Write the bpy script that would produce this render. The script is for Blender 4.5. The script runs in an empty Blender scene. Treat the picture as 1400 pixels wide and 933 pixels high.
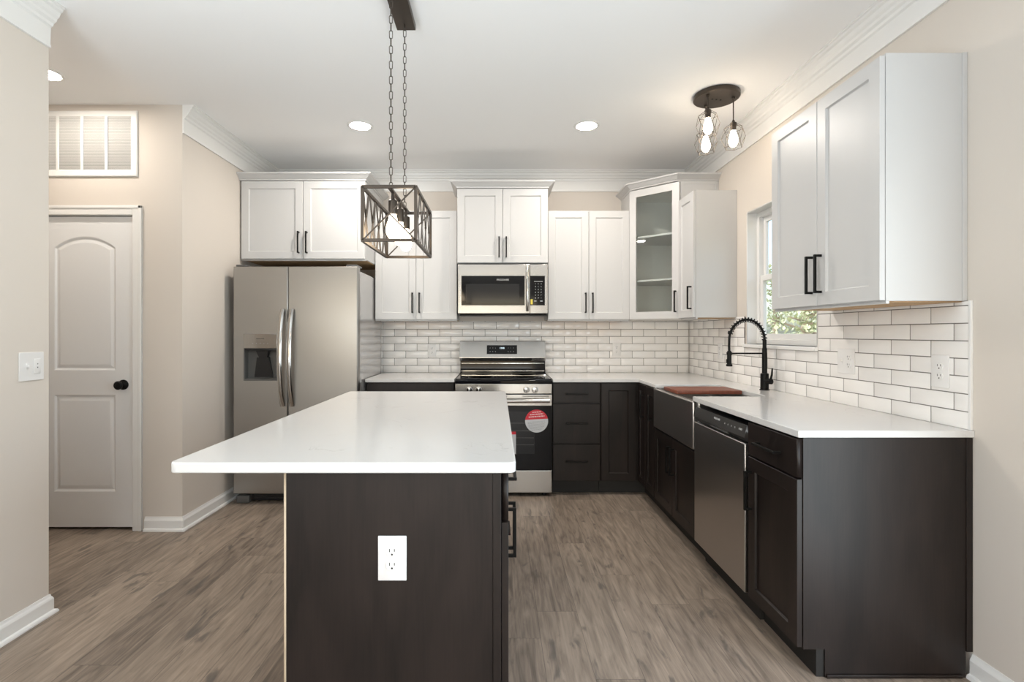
import bpy, bmesh, math, random
from mathutils import Vector, Matrix

C = bpy.context.scene.collection
S = bpy.context.scene
R = math.radians
random.seed(7)

# ------------------------------------------------------------------ camera
F_PX = 695.0
CAM_Z = 1.28
cam_d = bpy.data.cameras.new('camera')
cam_d.sensor_width = 36.0
cam_d.lens = F_PX / 1400.0 * 36.0
cam_d.shift_x = 20.0 / 1400.0
cam_d.shift_y = -10.5 / 1400.0
cam_d.clip_start = 0.05
cam = bpy.data.objects.new('camera', cam_d)
C.objects.link(cam)
cam.location = (0, 0, CAM_Z)
cam.rotation_euler = (R(90), 0, 0)
S.camera = cam

# ------------------------------------------------------------------ world, light, exposure
S.view_settings.view_transform = 'Standard'
S.view_settings.look = 'None'
S.view_settings.gamma = 1.0
S.view_settings.use_curve_mapping = False
S.view_settings.exposure = 0.15
cy = S.cycles
cy.max_bounces = 9
cy.diffuse_bounces = 6
cy.glossy_bounces = 5
cy.transmission_bounces = 6
cy.transparent_max_bounces = 12
cy.caustics_reflective = False
cy.caustics_refractive = False
cy.sample_clamp_indirect = 6.0
cy.use_denoising = True

w = bpy.data.worlds.new('world')
S.world = w
w.use_nodes = True
nt = w.node_tree
sky = nt.nodes.new('ShaderNodeTexSky')
sky.sky_type = 'NISHITA'
sky.sun_disc = False
sky.sun_elevation = R(38)
sky.sun_rotation = R(200)
sky.air_density = 1.0
sky.dust_density = 3.0
nt.links.new(sky.outputs[0], nt.nodes['Background'].inputs[0])
nt.nodes['Background'].inputs[1].default_value = 0.42

sun = bpy.data.lights.new('sun', 'SUN')
sun.energy = 8.0
sun.angle = R(2)
sun.color = (1.0, 0.96, 0.90)
sun_o = bpy.data.objects.new('sun', sun)
C.objects.link(sun_o)
sun_o.rotation_euler = Vector((1.0, -0.95, -1.05)).to_track_quat('-Z', 'Y').to_euler()

def area(name, loc, rot, sx, sy, power, col=(1, 1, 1), shape='RECTANGLE', spread=180):
    d = bpy.data.lights.new(name, 'AREA')
    d.shape = shape
    d.size = sx
    d.size_y = sy
    d.energy = power
    d.color = col
    d.spread = R(spread)
    o = bpy.data.objects.new(name, d)
    C.objects.link(o)
    o.location = loc
    o.rotation_euler = rot
    return o

POW_REAR_FILL, POW_REAR_UP, POW_LEFT_UP, POW_GLAZED, POW_CAN, POW_TOP_FILL = 3.0, 70.0, 46.0, 58.0, 11.5, 0.5
COL_DAY = (0.80, 0.92, 1.0)
COL_UP_FILL = (0.81, 0.92, 1.0)
COL_CAN = (1.0, 0.94, 0.88)
# added fill lamps at an assumed rear opening, one level, one tilted up
area('rear_fill', (-0.35, -3.15, 1.1), (R(90), 0, 0), 2.4, 1.95, POW_REAR_FILL, COL_DAY)
area('rear_up_fill', (-0.35, -3.12, 0.7), (R(160), 0, 0), 2.4, 1.1, POW_REAR_UP, COL_UP_FILL)
# added upward fill at an assumed left opening; daylight from the right glazed door
area('left_up_fill', (-1.66, 0.1, 1.30), (0, R(-145), 0), 0.9, 1.7, POW_LEFT_UP, COL_UP_FILL)
area('daylight_glazed_door', (1.74, 0.42, 1.02), (0, R(93), 0), 1.9, 1.7, POW_GLAZED, COL_DAY)
# weak overhead fill added behind the viewer, no fixtures there
for lx in (-0.98, 0.80):
    for ly in (-0.2, -1.9):
        area('overhead_fill', (lx, ly, 2.75), (0, 0, 0), 0.15, 0.15, POW_TOP_FILL, COL_CAN, 'DISK')

# ------------------------------------------------------------------ helpers
def new_mat(name):
    m = bpy.data.materials.new(name)
    m.use_nodes = True
    return m, m.node_tree, m.node_tree.nodes['Principled BSDF']

def simple(name, col, rough=0.5, metal=0.0, spec=0.5, bump=0.0, bscale=60.0, vary=0.0, vscale=(4, 4, 4), coat=0.0):
    m, nt, b = new_mat(name)
    b.inputs['Base Color'].default_value = (*col, 1)
    b.inputs['Roughness'].default_value = rough
    b.inputs['Metallic'].default_value = metal
    b.inputs['Specular IOR Level'].default_value = spec
    b.inputs['Coat Weight'].default_value = coat
    tc = nt.nodes.new('ShaderNodeTexCoord')
    if vary:
        mp = nt.nodes.new('ShaderNodeMapping')
        mp.inputs['Scale'].default_value = vscale
        nt.links.new(tc.outputs['Object'], mp.inputs[0])
        n = nt.nodes.new('ShaderNodeTexNoise')
        n.inputs['Scale'].default_value = 1.0
        n.inputs['Detail'].default_value = 5.0
        nt.links.new(mp.outputs[0], n.inputs['Vector'])
        r = nt.nodes.new('ShaderNodeMapRange')
        r.inputs[1].default_value = 0.3
        r.inputs[2].default_value = 0.7
        r.inputs[3].default_value = 1 - vary
        r.inputs[4].default_value = 1 + vary
        nt.links.new(n.outputs['Fac'], r.inputs[0])
        mx = nt.nodes.new('ShaderNodeVectorMath')
        mx.operation = 'SCALE'
        mx.inputs[0].default_value = col
        nt.links.new(r.outputs[0], mx.inputs['Scale'])
        nt.links.new(mx.outputs[0], b.inputs['Base Color'])
    if bump:
        n2 = nt.nodes.new('ShaderNodeTexNoise')
        n2.inputs['Scale'].default_value = bscale
        n2.inputs['Detail'].default_value = 3.0
        nt.links.new(tc.outputs['Object'], n2.inputs['Vector'])
        bp = nt.nodes.new('ShaderNodeBump')
        bp.inputs['Strength'].default_value = bump
        bp.inputs['Distance'].default_value = 0.002
        nt.links.new(n2.outputs['Fac'], bp.inputs['Height'])
        nt.links.new(bp.outputs[0], b.inputs['Normal'])
    return m

def steel(name, col, rough, aniso, tangent, streak=(1, 1, 200)):
    """brushed stainless steel; tangent = world direction of the brushing"""
    m, nt, b = new_mat(name)
    b.inputs['Metallic'].default_value = 1.0
    b.inputs['Anisotropic'].default_value = aniso
    cx = nt.nodes.new('ShaderNodeCombineXYZ')
    for i in range(3):
        cx.inputs[i].default_value = tangent[i]
    nt.links.new(cx.outputs[0], b.inputs['Tangent'])
    tc = nt.nodes.new('ShaderNodeTexCoord')
    mp = nt.nodes.new('ShaderNodeMapping')
    mp.inputs['Scale'].default_value = streak
    nt.links.new(tc.outputs['Object'], mp.inputs[0])
    n = nt.nodes.new('ShaderNodeTexNoise')
    n.inputs['Scale'].default_value = 3.0
    n.inputs['Detail'].default_value = 4.0
    nt.links.new(mp.outputs[0], n.inputs['Vector'])
    r = nt.nodes.new('ShaderNodeMapRange')
    r.inputs[3].default_value = rough - 0.004
    r.inputs[4].default_value = rough + 0.004
    nt.links.new(n.outputs['Fac'], r.inputs[0])
    nt.links.new(r.outputs[0], b.inputs['Roughness'])
    r2 = nt.nodes.new('ShaderNodeMapRange')
    r2.inputs[3].default_value = 0.996
    r2.inputs[4].default_value = 1.004
    nt.links.new(n.outputs['Fac'], r2.inputs[0])
    mx = nt.nodes.new('ShaderNodeVectorMath')
    mx.operation = 'SCALE'
    mx.inputs[0].default_value = col
    nt.links.new(r2.outputs[0], mx.inputs['Scale'])
    nt.links.new(mx.outputs[0], b.inputs['Base Color'])
    return m

def emit(name, col, strength):
    m, nt, b = new_mat(name)
    b.inputs['Base Color'].default_value = (*col, 1)
    b.inputs['Emission Color'].default_value = (*col, 1)
    b.inputs['Emission Strength'].default_value = strength
    return m

def pane_mat(name, tint=(0.97, 0.99, 0.98), gloss=0.03):
    """thin clear pane: mostly transparent with a mirror reflection that grows at grazing angles"""
    m = bpy.data.materials.new(name)
    m.use_nodes = True
    nt = m.node_tree
    nt.nodes.clear()
    out = nt.nodes.new('ShaderNodeOutputMaterial')
    tr = nt.nodes.new('ShaderNodeBsdfTransparent')
    tr.inputs[0].default_value = (*tint, 1)
    gl = nt.nodes.new('ShaderNodeBsdfGlossy')
    gl.inputs['Roughness'].default_value = gloss
    lw = nt.nodes.new('ShaderNodeLayerWeight')
    lw.inputs['Blend'].default_value = 0.5
    p5 = nt.nodes.new('ShaderNodeMath')
    p5.operation = 'POWER'
    p5.inputs[1].default_value = 5.0
    nt.links.new(lw.outputs['Facing'], p5.inputs[0])
    fr = nt.nodes.new('ShaderNodeMath')
    fr.operation = 'MULTIPLY_ADD'
    fr.inputs[1].default_value = 0.9
    fr.inputs[2].default_value = 0.035
    nt.links.new(p5.outputs[0], fr.inputs[0])
    mx = nt.nodes.new('ShaderNodeMixShader')
    nt.links.new(fr.outputs[0], mx.inputs[0])
    nt.links.new(tr.outputs[0], mx.inputs[1])
    nt.links.new(gl.outputs[0], mx.inputs[2])
    nt.links.new(mx.outputs[0], out.inputs[0])
    return m

def math_node(nt, op, a, b=None, c=None):
    n = nt.nodes.new('ShaderNodeMath')
    n.operation = op
    for i, v in enumerate((a, b, c)):
        if v is None:
            continue
        if isinstance(v, (int, float)):
            n.inputs[i].default_value = v
        else:
            nt.links.new(v, n.inputs[i])
    return n.outputs[0]

def floor_mat():
    m, nt, b = new_mat('oak_vinyl_planks')
    PW, PL = 0.182, 1.22
    tc = nt.nodes.new('ShaderNodeTexCoord')
    sp = nt.nodes.new('ShaderNodeSeparateXYZ')
    nt.links.new(tc.outputs['Object'], sp.inputs[0])
    x, y = sp.outputs[0], sp.outputs[1]
    u = math_node(nt, 'DIVIDE', x, PW)
    row = math_node(nt, 'FLOOR', u)
    wn = nt.nodes.new('ShaderNodeTexWhiteNoise')
    wn.noise_dimensions = '1D'
    nt.links.new(row, wn.inputs['W'])
    v0 = math_node(nt, 'DIVIDE', y, PL)
    v = math_node(nt, 'ADD', v0, math_node(nt, 'MULTIPLY', wn.outputs['Value'], 7.3))
    col = math_node(nt, 'FLOOR', v)
    pid = math_node(nt, 'ADD', math_node(nt, 'MULTIPLY', row, 17.31), math_node(nt, 'MULTIPLY', col, 5.77))
    wn2 = nt.nodes.new('ShaderNodeTexWhiteNoise')
    wn2.noise_dimensions = '1D'
    nt.links.new(pid, wn2.inputs['W'])
    fu = math_node(nt, 'FRACT', u)
    fv = math_node(nt, 'FRACT', v)
    du = math_node(nt, 'MULTIPLY', math_node(nt, 'MINIMUM', fu, math_node(nt, 'SUBTRACT', 1.0, fu)), PW)
    dv = math_node(nt, 'MULTIPLY', math_node(nt, 'MINIMUM', fv, math_node(nt, 'SUBTRACT', 1.0, fv)), PL)
    d = math_node(nt, 'MINIMUM', du, dv)
    seam = math_node(nt, 'LESS_THAN', d, 0.0011)
    # grain, different in every plank
    def grain(sx, sy, detail, dist, seed):
        cx = nt.nodes.new('ShaderNodeCombineXYZ')
        nt.links.new(math_node(nt, 'MULTIPLY', x, sx), cx.inputs[0])
        nt.links.new(math_node(nt, 'MULTIPLY', y, sy), cx.inputs[1])
        n = nt.nodes.new('ShaderNodeTexNoise')
        n.noise_dimensions = '4D'
        n.inputs['Scale'].default_value = 1.0
        n.inputs['Detail'].default_value = detail
        n.inputs['Distortion'].default_value = dist
        nt.links.new(cx.outputs[0], n.inputs['Vector'])
        nt.links.new(math_node(nt, 'ADD', math_node(nt, 'MULTIPLY', wn2.outputs['Value'], 40.0), seed), n.inputs['W'])
        return n.outputs['Fac']
    g1 = grain(20, 2.6, 6.0, 2.0, 0.0)
    g2 = grain(130, 5.0, 4.0, 0.4, 9.0)
    g3 = grain(13, 4.2, 4.0, 1.2, 21.0)
    tone = math_node(nt, 'ADD', math_node(nt, 'MULTIPLY', g1, 0.68), math_node(nt, 'MULTIPLY', g2, 0.32))
    tone = math_node(nt, 'ADD', tone, math_node(nt, 'MULTIPLY', math_node(nt, 'SUBTRACT', wn2.outputs['Value'], 0.5), 0.14))
    ramp = nt.nodes.new('ShaderNodeValToRGB')
    e = ramp.color_ramp.elements
    e[0].position = 0.30
    e[0].color = (0.110, 0.086, 0.068, 1)
    e[1].position = 0.72
    e[1].color = (0.385, 0.305, 0.240, 1)
    mid = e.new(0.50)
    mid.color = (0.245, 0.193, 0.152, 1)
    nt.links.new(tone, ramp.inputs[0])
    # greyish knots and smoky patches
    kn = nt.nodes.new('ShaderNodeMapRange')
    kn.interpolation_type = 'SMOOTHSTEP'
    kn.inputs[1].default_value = 0.575
    kn.inputs[2].default_value = 0.70
    nt.links.new(g3, kn.inputs[0])
    mixk = nt.nodes.new('ShaderNodeMixRGB')
    mixk.inputs[2].default_value = (0.085, 0.074, 0.066, 1)
    nt.links.new(math_node(nt, 'MULTIPLY', kn.outputs[0], 0.72), mixk.inputs[0])
    nt.links.new(ramp.outputs[0], mixk.inputs[1])
    mixs = nt.nodes.new('ShaderNodeMixRGB')
    mixs.inputs[2].default_value = (0.055, 0.045, 0.038, 1)
    nt.links.new(math_node(nt, 'MULTIPLY', seam, 0.55), mixs.inputs[0])
    nt.links.new(mixk.outputs[0], mixs.inputs[1])
    nt.links.new(mixs.outputs[0], b.inputs['Base Color'])
    b.inputs['Roughness'].default_value = 0.42
    b.inputs['Specular IOR Level'].default_value = 0.4
    bp = nt.nodes.new('ShaderNodeBump')
    bp.inputs['Strength'].default_value = 0.18
    bp.inputs['Distance'].default_value = 0.002
    h = math_node(nt, 'SUBTRACT', math_node(nt, 'MULTIPLY', g2, 0.5), seam)
    nt.links.new(h, bp.inputs['Height'])
    nt.links.new(bp.outputs[0], b.inputs['Normal'])
    return m

def quartz_mat():
    m, nt, b = new_mat('white_quartz')
    tc = nt.nodes.new('ShaderNodeTexCoord')
    n = nt.nodes.new('ShaderNodeTexNoise')
    n.inputs['Scale'].default_value = 3.2
    n.inputs['Detail'].default_value = 7.0
    n.inputs['Distortion'].default_value = 1.6
    nt.links.new(tc.outputs['Object'], n.inputs['Vector'])
    v = math_node(nt, 'ABSOLUTE', math_node(nt, 'SUBTRACT', n.outputs['Fac'], 0.5))
    r = nt.nodes.new('ShaderNodeMapRange')
    r.interpolation_type = 'SMOOTHSTEP'
    r.inputs[1].default_value = 0.0
    r.inputs[2].default_value = 0.012
    r.inputs[3].default_value = 1.0
    r.inputs[4].default_value = 0.0
    nt.links.new(v, r.inputs[0])
    n2 = nt.nodes.new('ShaderNodeTexNoise')
    n2.inputs['Scale'].default_value = 4.0
    nt.links.new(tc.outputs['Object'], n2.inputs['Vector'])
    r2 = nt.nodes.new('ShaderNodeMapRange')
    r2.inputs[1].default_value = 0.52
    r2.inputs[2].default_value = 0.68
    nt.links.new(n2.outputs['Fac'], r2.inputs[0])
    f = math_node(nt, 'MULTIPLY', math_node(nt, 'MULTIPLY', r.outputs[0], r2.outputs[0]), 0.55)
    mx = nt.nodes.new('ShaderNodeMixRGB')
    mx.inputs[1].default_value = (0.63, 0.62, 0.605, 1)
    mx.inputs[2].default_value = (0.45, 0.43, 0.41, 1)
    nt.links.new(f, mx.inputs[0])
    nt.links.new(mx.outputs[0], b.inputs['Base Color'])
    b.inputs['Roughness'].default_value = 0.16
    return m

def stain_mat(name, c0, c1, rough=0.38):
    m, nt, b = new_mat(name)
    tc = nt.nodes.new('ShaderNodeTexCoord')
    def noise(scale, det, dist=0.0):
        mp = nt.nodes.new('ShaderNodeMapping')
        mp.inputs['Scale'].default_value = scale
        nt.links.new(tc.outputs['Object'], mp.inputs[0])
        n = nt.nodes.new('ShaderNodeTexNoise')
        n.inputs['Scale'].default_value = 1.0
        n.inputs['Detail'].default_value = det
        n.inputs['Distortion'].default_value = dist
        nt.links.new(mp.outputs[0], n.inputs['Vector'])
        return n.outputs['Fac']
    a = noise((9, 9, 2.2), 5, 1.0)
    g = noise((150, 150, 7), 3)
    t = math_node(nt, 'ADD', math_node(nt, 'MULTIPLY', a, 0.7), math_node(nt, 'MULTIPLY', g, 0.3))
    ramp = nt.nodes.new('ShaderNodeValToRGB')
    e = ramp.color_ramp.elements
    e[0].position, e[0].color = 0.33, (*c0, 1)
    e[1].position, e[1].color = 0.66, (*c1, 1)
    nt.links.new(t, ramp.inputs[0])
    nt.links.new(ramp.outputs[0], b.inputs['Base Color'])
    b.inputs['Roughness'].default_value = rough
    b.inputs['Specular IOR Level'].default_value = 0.36
    return m

M = {
    'wall': simple('greige_wall_paint', (0.655, 0.598, 0.538), 0.75, bump=0.06, bscale=220, spec=0.25),
    'ceiling': simple('white_ceiling_paint', (0.91, 0.905, 0.90), 0.85, spec=0.2, bump=0.05, bscale=180),
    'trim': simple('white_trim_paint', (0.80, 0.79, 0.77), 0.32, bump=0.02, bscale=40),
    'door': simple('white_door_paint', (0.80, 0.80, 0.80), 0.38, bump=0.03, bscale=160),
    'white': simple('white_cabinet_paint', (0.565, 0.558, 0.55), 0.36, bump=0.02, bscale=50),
    'inner': simple('white_cabinet_interior', (0.80, 0.785, 0.75), 0.5, vary=0.03),
    'dark': stain_mat('espresso_stained_maple', (0.0050, 0.0030, 0.0024), (0.0175, 0.0112, 0.0092), 0.42),
    'kick': simple('black_toe_kick', (0.010, 0.009, 0.008), 0.6, vary=0.1),
    'raw': stain_mat('bare_plywood', (0.40, 0.25, 0.12), (0.56, 0.37, 0.20), 0.6),
    'rawpale': stain_mat('pale_ply_edge', (0.50, 0.39, 0.27), (0.62, 0.50, 0.36), 0.6),
    'black': simple('matte_black_metal', (0.006, 0.0055, 0.005), 0.45, spec=0.18, bump=0.02),
    'bronze': simple('dark_bronze', (0.085, 0.070, 0.058), 0.42, metal=0.85, vary=0.1),
    'steel_h': steel('stainless_brushed_across', (0.44, 0.425, 0.405), 0.25, 0.65, (0.1, 0.2, 1), (1, 1, 60)),
    'steel_v': steel('stainless_brushed_upright', (0.37, 0.355, 0.335), 0.33, 0.65, (1, 0.25, 0.05), (60, 60, 1)),
    'steel_side': steel('stainless_on_the_side_run', (0.52, 0.50, 0.485), 0.28, 0.6, (0.25, 1, 0.05), (60, 60, 1)),
    'chrome': steel('polished_steel', (0.52, 0.51, 0.49), 0.14, 0.2, (0.1, 0.2, 1), (2, 2, 2)),
    'grey_side': simple('grey_painted_steel', (0.55, 0.54, 0.53), 0.11, metal=0.55, bump=0.02, bscale=300),
    'black_glass': simple('black_glass', (0.005, 0.005, 0.006), 0.06, spec=0.28, bump=0.0, vary=0.05),
    'smoke': simple('smoked_glass', (0.018, 0.018, 0.019), 0.09, spec=0.3, vary=0.05),
    'black_plastic': simple('black_plastic', (0.014, 0.014, 0.015), 0.32, vary=0.1),
    'grey_plastic': simple('grey_plastic', (0.10, 0.098, 0.094), 0.35, vary=0.05),
    'black_steel': simple('black_stainless', (0.09, 0.085, 0.082), 0.30, metal=0.8, vary=0.06, vscale=(60, 60, 2)),
    'legend': simple('pale_print', (0.55, 0.55, 0.55), 0.5, vary=0.05),
    'plastic': simple('white_plastic', (0.77, 0.755, 0.74), 0.30, vary=0.02),
    'slot': simple('dark_slot', (0.03, 0.028, 0.026), 0.6, vary=0.1),
    'tile': simple('glazed_white_tile', (0.85, 0.825, 0.80), 0.10, bump=0.10, bscale=14, vary=0.03, vscale=(5, 5, 15)),
    'grout': simple('grey_grout', (0.17, 0.155, 0.14), 0.9, vary=0.1, vscale=(30, 30, 30)),
    'quartz': quartz_mat(),
    'floor': floor_mat(),
    'vent_shade': simple('vent_shade_tone', (0.20, 0.185, 0.17), 0.9, vary=0.05),  # shade of the duct interior put into the colour
    'board': stain_mat('red_brown_hardwood', (0.13, 0.035, 0.020), (0.25, 0.075, 0.04), 0.4),
    'red': simple('red_sticker_ink', (0.62, 0.018, 0.035), 0.45, vary=0.03),
    'paper': simple('white_sticker_paper', (0.66, 0.66, 0.66), 0.5, vary=0.03),
    'greytext': simple('grey_sticker_ink', (0.36, 0.35, 0.35), 0.6, vary=0.05),
    'pinktext': simple('pale_sticker_ink', (0.85, 0.60, 0.58), 0.6, vary=0.05),
    'yellow': simple('yellow_label', (0.72, 0.58, 0.08), 0.5, vary=0.05),
    'pane': pane_mat('clear_pane'),
    'bulbglass': emit('glowing_edison_bulb', (1.0, 0.80, 0.56), 10.0),
    'bulbglass2': emit('glowing_clear_bulb', (1.0, 0.86, 0.68), 30.0),
    'lens': emit('lit_downlight_lens', (1.0, 0.90, 0.76), 90.0),
    'display': emit('lit_clock_display', (0.75, 0.9, 1.0), 1.2),
    'grass': simple('winter_grass', (0.30, 0.30, 0.18), 0.9, vary=0.3),
    'leaf': simple('pale_green_leaves', (0.40, 0.44, 0.28), 0.7, vary=0.35, vscale=(9, 9, 9)),
    'leaf2': simple('grey_green_needles', (0.30, 0.36, 0.25), 0.7, vary=0.35, vscale=(9, 9, 9)),
    'bark': simple('pale_bark', (0.28, 0.23, 0.18), 0.9, vary=0.2),
}

class MB:
    """collects shapes in a bmesh and links them as ONE mesh object"""
    def __init__(self):
        self.bm = bmesh.new()

    def _merge(self, t):
        me = bpy.data.meshes.new('t')
        t.to_mesh(me)
        t.free()
        self.bm.from_mesh(me)
        bpy.data.meshes.remove(me)

    def box(self, x0, x1, y0, y1, z0, z1, bev=0.0, seg=2):
        t = bmesh.new()
        bmesh.ops.create_cube(t, size=1.0)
        for v in t.verts:
            v.co = Vector((x0 + (v.co.x + .5) * (x1 - x0), y0 + (v.co.y + .5) * (y1 - y0), z0 + (v.co.z + .5) * (z1 - z0)))
        if bev:
            bmesh.ops.bevel(t, geom=t.edges[:], offset=bev, segments=seg, affect='EDGES', profile=0.5)
        self._merge(t)
        return self

    def rings(self, loops, cap0=True, cap1=True):
        """skin a list of equal-length closed loops of points"""
        t = bmesh.new()
        vs = [[t.verts.new(p) for p in lp] for lp in loops]
        n = len(loops[0])
        for a, b in zip(vs, vs[1:]):
            for i in range(n):
                j = (i + 1) % n
                try:
                    t.faces.new((a[i], a[j], b[j], b[i]))
                except ValueError:
                    pass
        if cap0:
            t.faces.new(vs[0][::-1])
        if cap1:
            t.faces.new(vs[-1])
        bmesh.ops.recalc_face_normals(t, faces=t.faces[:])
        self._merge(t)
        return self

    def cyl(self, p0, p1, r0, r1=None, n=20):
        r1 = r0 if r1 is None else r1
        p0, p1 = Vector(p0), Vector(p1)
        ax = (p1 - p0).normalized()
        a = ax.orthogonal().normalized()
        b = ax.cross(a)
        lp = lambda p, r: [p + (a * math.cos(2 * math.pi * i / n) + b * math.sin(2 * math.pi * i / n)) * r for i in range(n)]
        return self.rings([lp(p0, r0), lp(p1, r1)])

    def lathe(self, prof, c=(0, 0, 0), axis='Z', n=24):
        """prof: list of (radius, height) along the axis"""
        c = Vector(c)
        loops = []
        for r, h in prof:
            r = max(r, 1e-5)
            lp = []
            for i in range(n):
                a = 2 * math.pi * i / n
                if axis == 'Z':
                    lp.append(c + Vector((r * math.cos(a), r * math.sin(a), h)))
                elif axis == 'Y':
                    lp.append(c + Vector((r * math.cos(a), h, r * math.sin(a))))
                else:
                    lp.append(c + Vector((h, r * math.cos(a), r * math.sin(a))))
            loops.append(lp)
        return self.rings(loops)

    def tube(self, pts, r, n=8, closed=False, squash=None):
        pts = [Vector(p) for p in pts]
        m = len(pts)
        tang = []
        for i in range(m):
            if closed:
                d = pts[(i + 1) % m] - pts[i - 1]
            else:
                d = pts[min(i + 1, m - 1)] - pts[max(i - 1, 0)]
            tang.append(d.normalized())
        u = tang[0].orthogonal().normalized()
        loops = []
        for i in range(m):
            u = (u - tang[i] * u.dot(tang[i])).normalized()
            v = tang[i].cross(u)
            ri = r[i] if isinstance(r, (list, tuple)) else r
            loops.append([pts[i] + (u * math.cos(2 * math.pi * k / n) + v * math.sin(2 * math.pi * k / n)) * ri for k in range(n)])
        if closed:
            loops.append(loops[0])
            return self.rings(loops, False, False)
        return self.rings(loops)

    def prism(self, poly, z0, z1, bev=0.0, seg=2):
        t = bmesh.new()
        a = [t.verts.new((x, y, z0)) for x, y in poly]
        b = [t.verts.new((x, y, z1)) for x, y in poly]
        n = len(poly)
        for i in range(n):
            j = (i + 1) % n
            t.faces.new((a[i], a[j], b[j], b[i]))
        t.faces.new(a[::-1])
        t.faces.new(b)
        bmesh.ops.recalc_face_normals(t, faces=t.faces[:])
        if bev:
            ed = [e for e in t.edges if len(e.link_faces) == 2 and e.calc_face_angle(0) > 0.5]
            bmesh.ops.bevel(t, geom=ed, offset=bev, segments=seg, affect='EDGES', profile=0.5)
        self._merge(t)
        return self

    def front(self, x0, x1, z0, z1, y=0.0, t=0.019, rail=None, recess=0.009, c=0.0018):
        """a cabinet front facing -y: shaker when rail is given, else a slab"""
        def rect(i, yy):
            return [(x0 + i, yy, z0 + i), (x1 - i, yy, z0 + i), (x1 - i, yy, z1 - i), (x0 + i, yy, z1 - i)]
        lp = [rect(0, y + t), rect(0, y + c), rect(c, y)]
        if rail:
            lp += [rect(rail, y), rect(rail + 0.003, y + recess * 0.75), rect(rail + 0.006, y + recess)]
        return self.rings(lp)

    def frame_xz(self, x0, x1, z0, z1, wd, y0, y1, c=0.0015):
        """a rectangular frame with an open middle, facing -y"""
        def rect(i, yy):
            return [(x0 + i, yy, z0 + i), (x1 - i, yy, z0 + i), (x1 - i, yy, z1 - i), (x0 + i, yy, z1 - i)]
        lp = [rect(0, y1), rect(0, y0 + c), rect(c, y0), rect(wd - c, y0), rect(wd, y0 + c), rect(wd, y1), rect(0, y1)]
        return self.rings(lp, False, False)

    def pull(self, cx, cz, y=0.0, L=0.172, vertical=True, s=0.0105, out=0.034):
        h = L / 2
        if vertical:
            self.box(cx - s / 2, cx + s / 2, y - out, y - out + s, cz - h, cz + h, 0.001, 1)
            for q in (cz - h + s / 2, cz + h - s / 2):
                self.box(cx - s / 2, cx + s / 2, y - out + s * .9, y, q - s / 2, q + s / 2, 0.0008, 1)
        else:
            self.box(cx - h, cx + h, y - out, y - out + s, cz - s / 2, cz + s / 2, 0.001, 1)
            for q in (cx - h + s / 2, cx + h - s / 2):
                self.box(q - s / 2, q + s / 2, y - out + s * .9, y, cz - s / 2, cz + s / 2, 0.0008, 1)
        return self

    def text(self, s, size, origin, rot=None, depth=0.0006):
        cu = bpy.data.curves.new('t', 'FONT')
        cu.body = s
        cu.size = size
        cu.align_x = 'CENTER'
        cu.align_y = 'CENTER'
        cu.extrude = depth / 2
        o = bpy.data.objects.new('t', cu)
        C.objects.link(o)
        dg = bpy.context.evaluated_depsgraph_get()
        me = bpy.data.meshes.new_from_object(o.evaluated_get(dg))
        me.transform(Matrix.Translation(Vector(origin)) @ (rot or Matrix.Rotation(R(90), 4, 'X')))
        self.bm.from_mesh(me)
        bpy.data.objects.remove(o)
        bpy.data.curves.remove(cu)
        bpy.data.meshes.remove(me)
        return self

    def xform(self, mtx):
        bmesh.ops.transform(self.bm, matrix=mtx, verts=self.bm.verts[:])
        return self

    def build(self, name, m, parent=None, label=None, smooth=30):
        me = bpy.data.meshes.new(name)
        self.bm.to_mesh(me)
        self.bm.free()
        me.materials.append(M[m] if isinstance(m, str) else m)
        if smooth:
            me.polygons.foreach_set('use_smooth', [True] * len(me.polygons))
            me.set_sharp_from_angle(angle=R(smooth))
            for pl in me.polygons:          # large plane faces keep their own normal
                if pl.area > 0.012:
                    pl.use_smooth = False
        o = bpy.data.objects.new(name, me)
        C.objects.link(o)
        if parent is not None:
            o.parent = parent
        if label:
            o['label'] = label
        return o

def tag(o, label, cat, group=None, kind=None):
    o['label'] = label
    o['category'] = cat
    if group:
        o['group'] = group
    if kind:
        o['kind'] = kind
    return o

def thing(name, label, cat, loc=(0, 0, 0), rz=0.0, group=None, kind=None):
    o = bpy.data.objects.new(name, None)
    o.empty_display_size = 0.1
    C.objects.link(o)
    o.location = loc
    o.rotation_euler = (0, 0, rz)
    return tag(o, label, cat, group, kind)

def offset_poly(poly, dists):
    """move each edge i (poly[i] -> poly[i+1], counter-clockwise) outward by dists[i]"""
    n = len(poly)
    lines = []
    for i in range(n):
        a, b = Vector(poly[i]), Vector(poly[(i + 1) % n])
        d = (b - a).normalized()
        nrm = Vector((d.y, -d.x))
        lines.append((a + nrm * dists[i], d))
    out = []
    for i in range(n):
        (p, d), (q, e) = lines[i - 1], lines[i]
        den = d.x * e.y - d.y * e.x
        t = ((q.x - p.x) * e.y - (q.y - p.y) * e.x) / den
        out.append((p.x + d.x * t, p.y + d.y * t))
    return out

def round_rect(x0, x1, y0, y1, r, n=6):
    pts = []
    for cx, cy_, a0 in ((x1 - r, y0 + r, -90), (x1 - r, y1 - r, 0), (x0 + r, y1 - r, 90), (x0 + r, y0 + r, 180)):
        for k in range(n + 1):
            a = R(a0 + 90.0 * k / n)
            pts.append((cx + r * math.cos(a), cy_ + r * math.sin(a)))
    return pts

# ------------------------------------------------------------------ the room
YB, XR, XL, ZC = 4.67, 1.765, -2.045, 2.765
YR = -3.2                 # rear wall, behind the viewer
YH = 3.30                 # hall wall with the door
YN = 2.317                # where the near left wall ends
TH = 0.12
WY0, WY1, WZ0, WZ1 = 2.80, 3.60, 1.205, 2.135    # kitchen window opening

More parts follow.
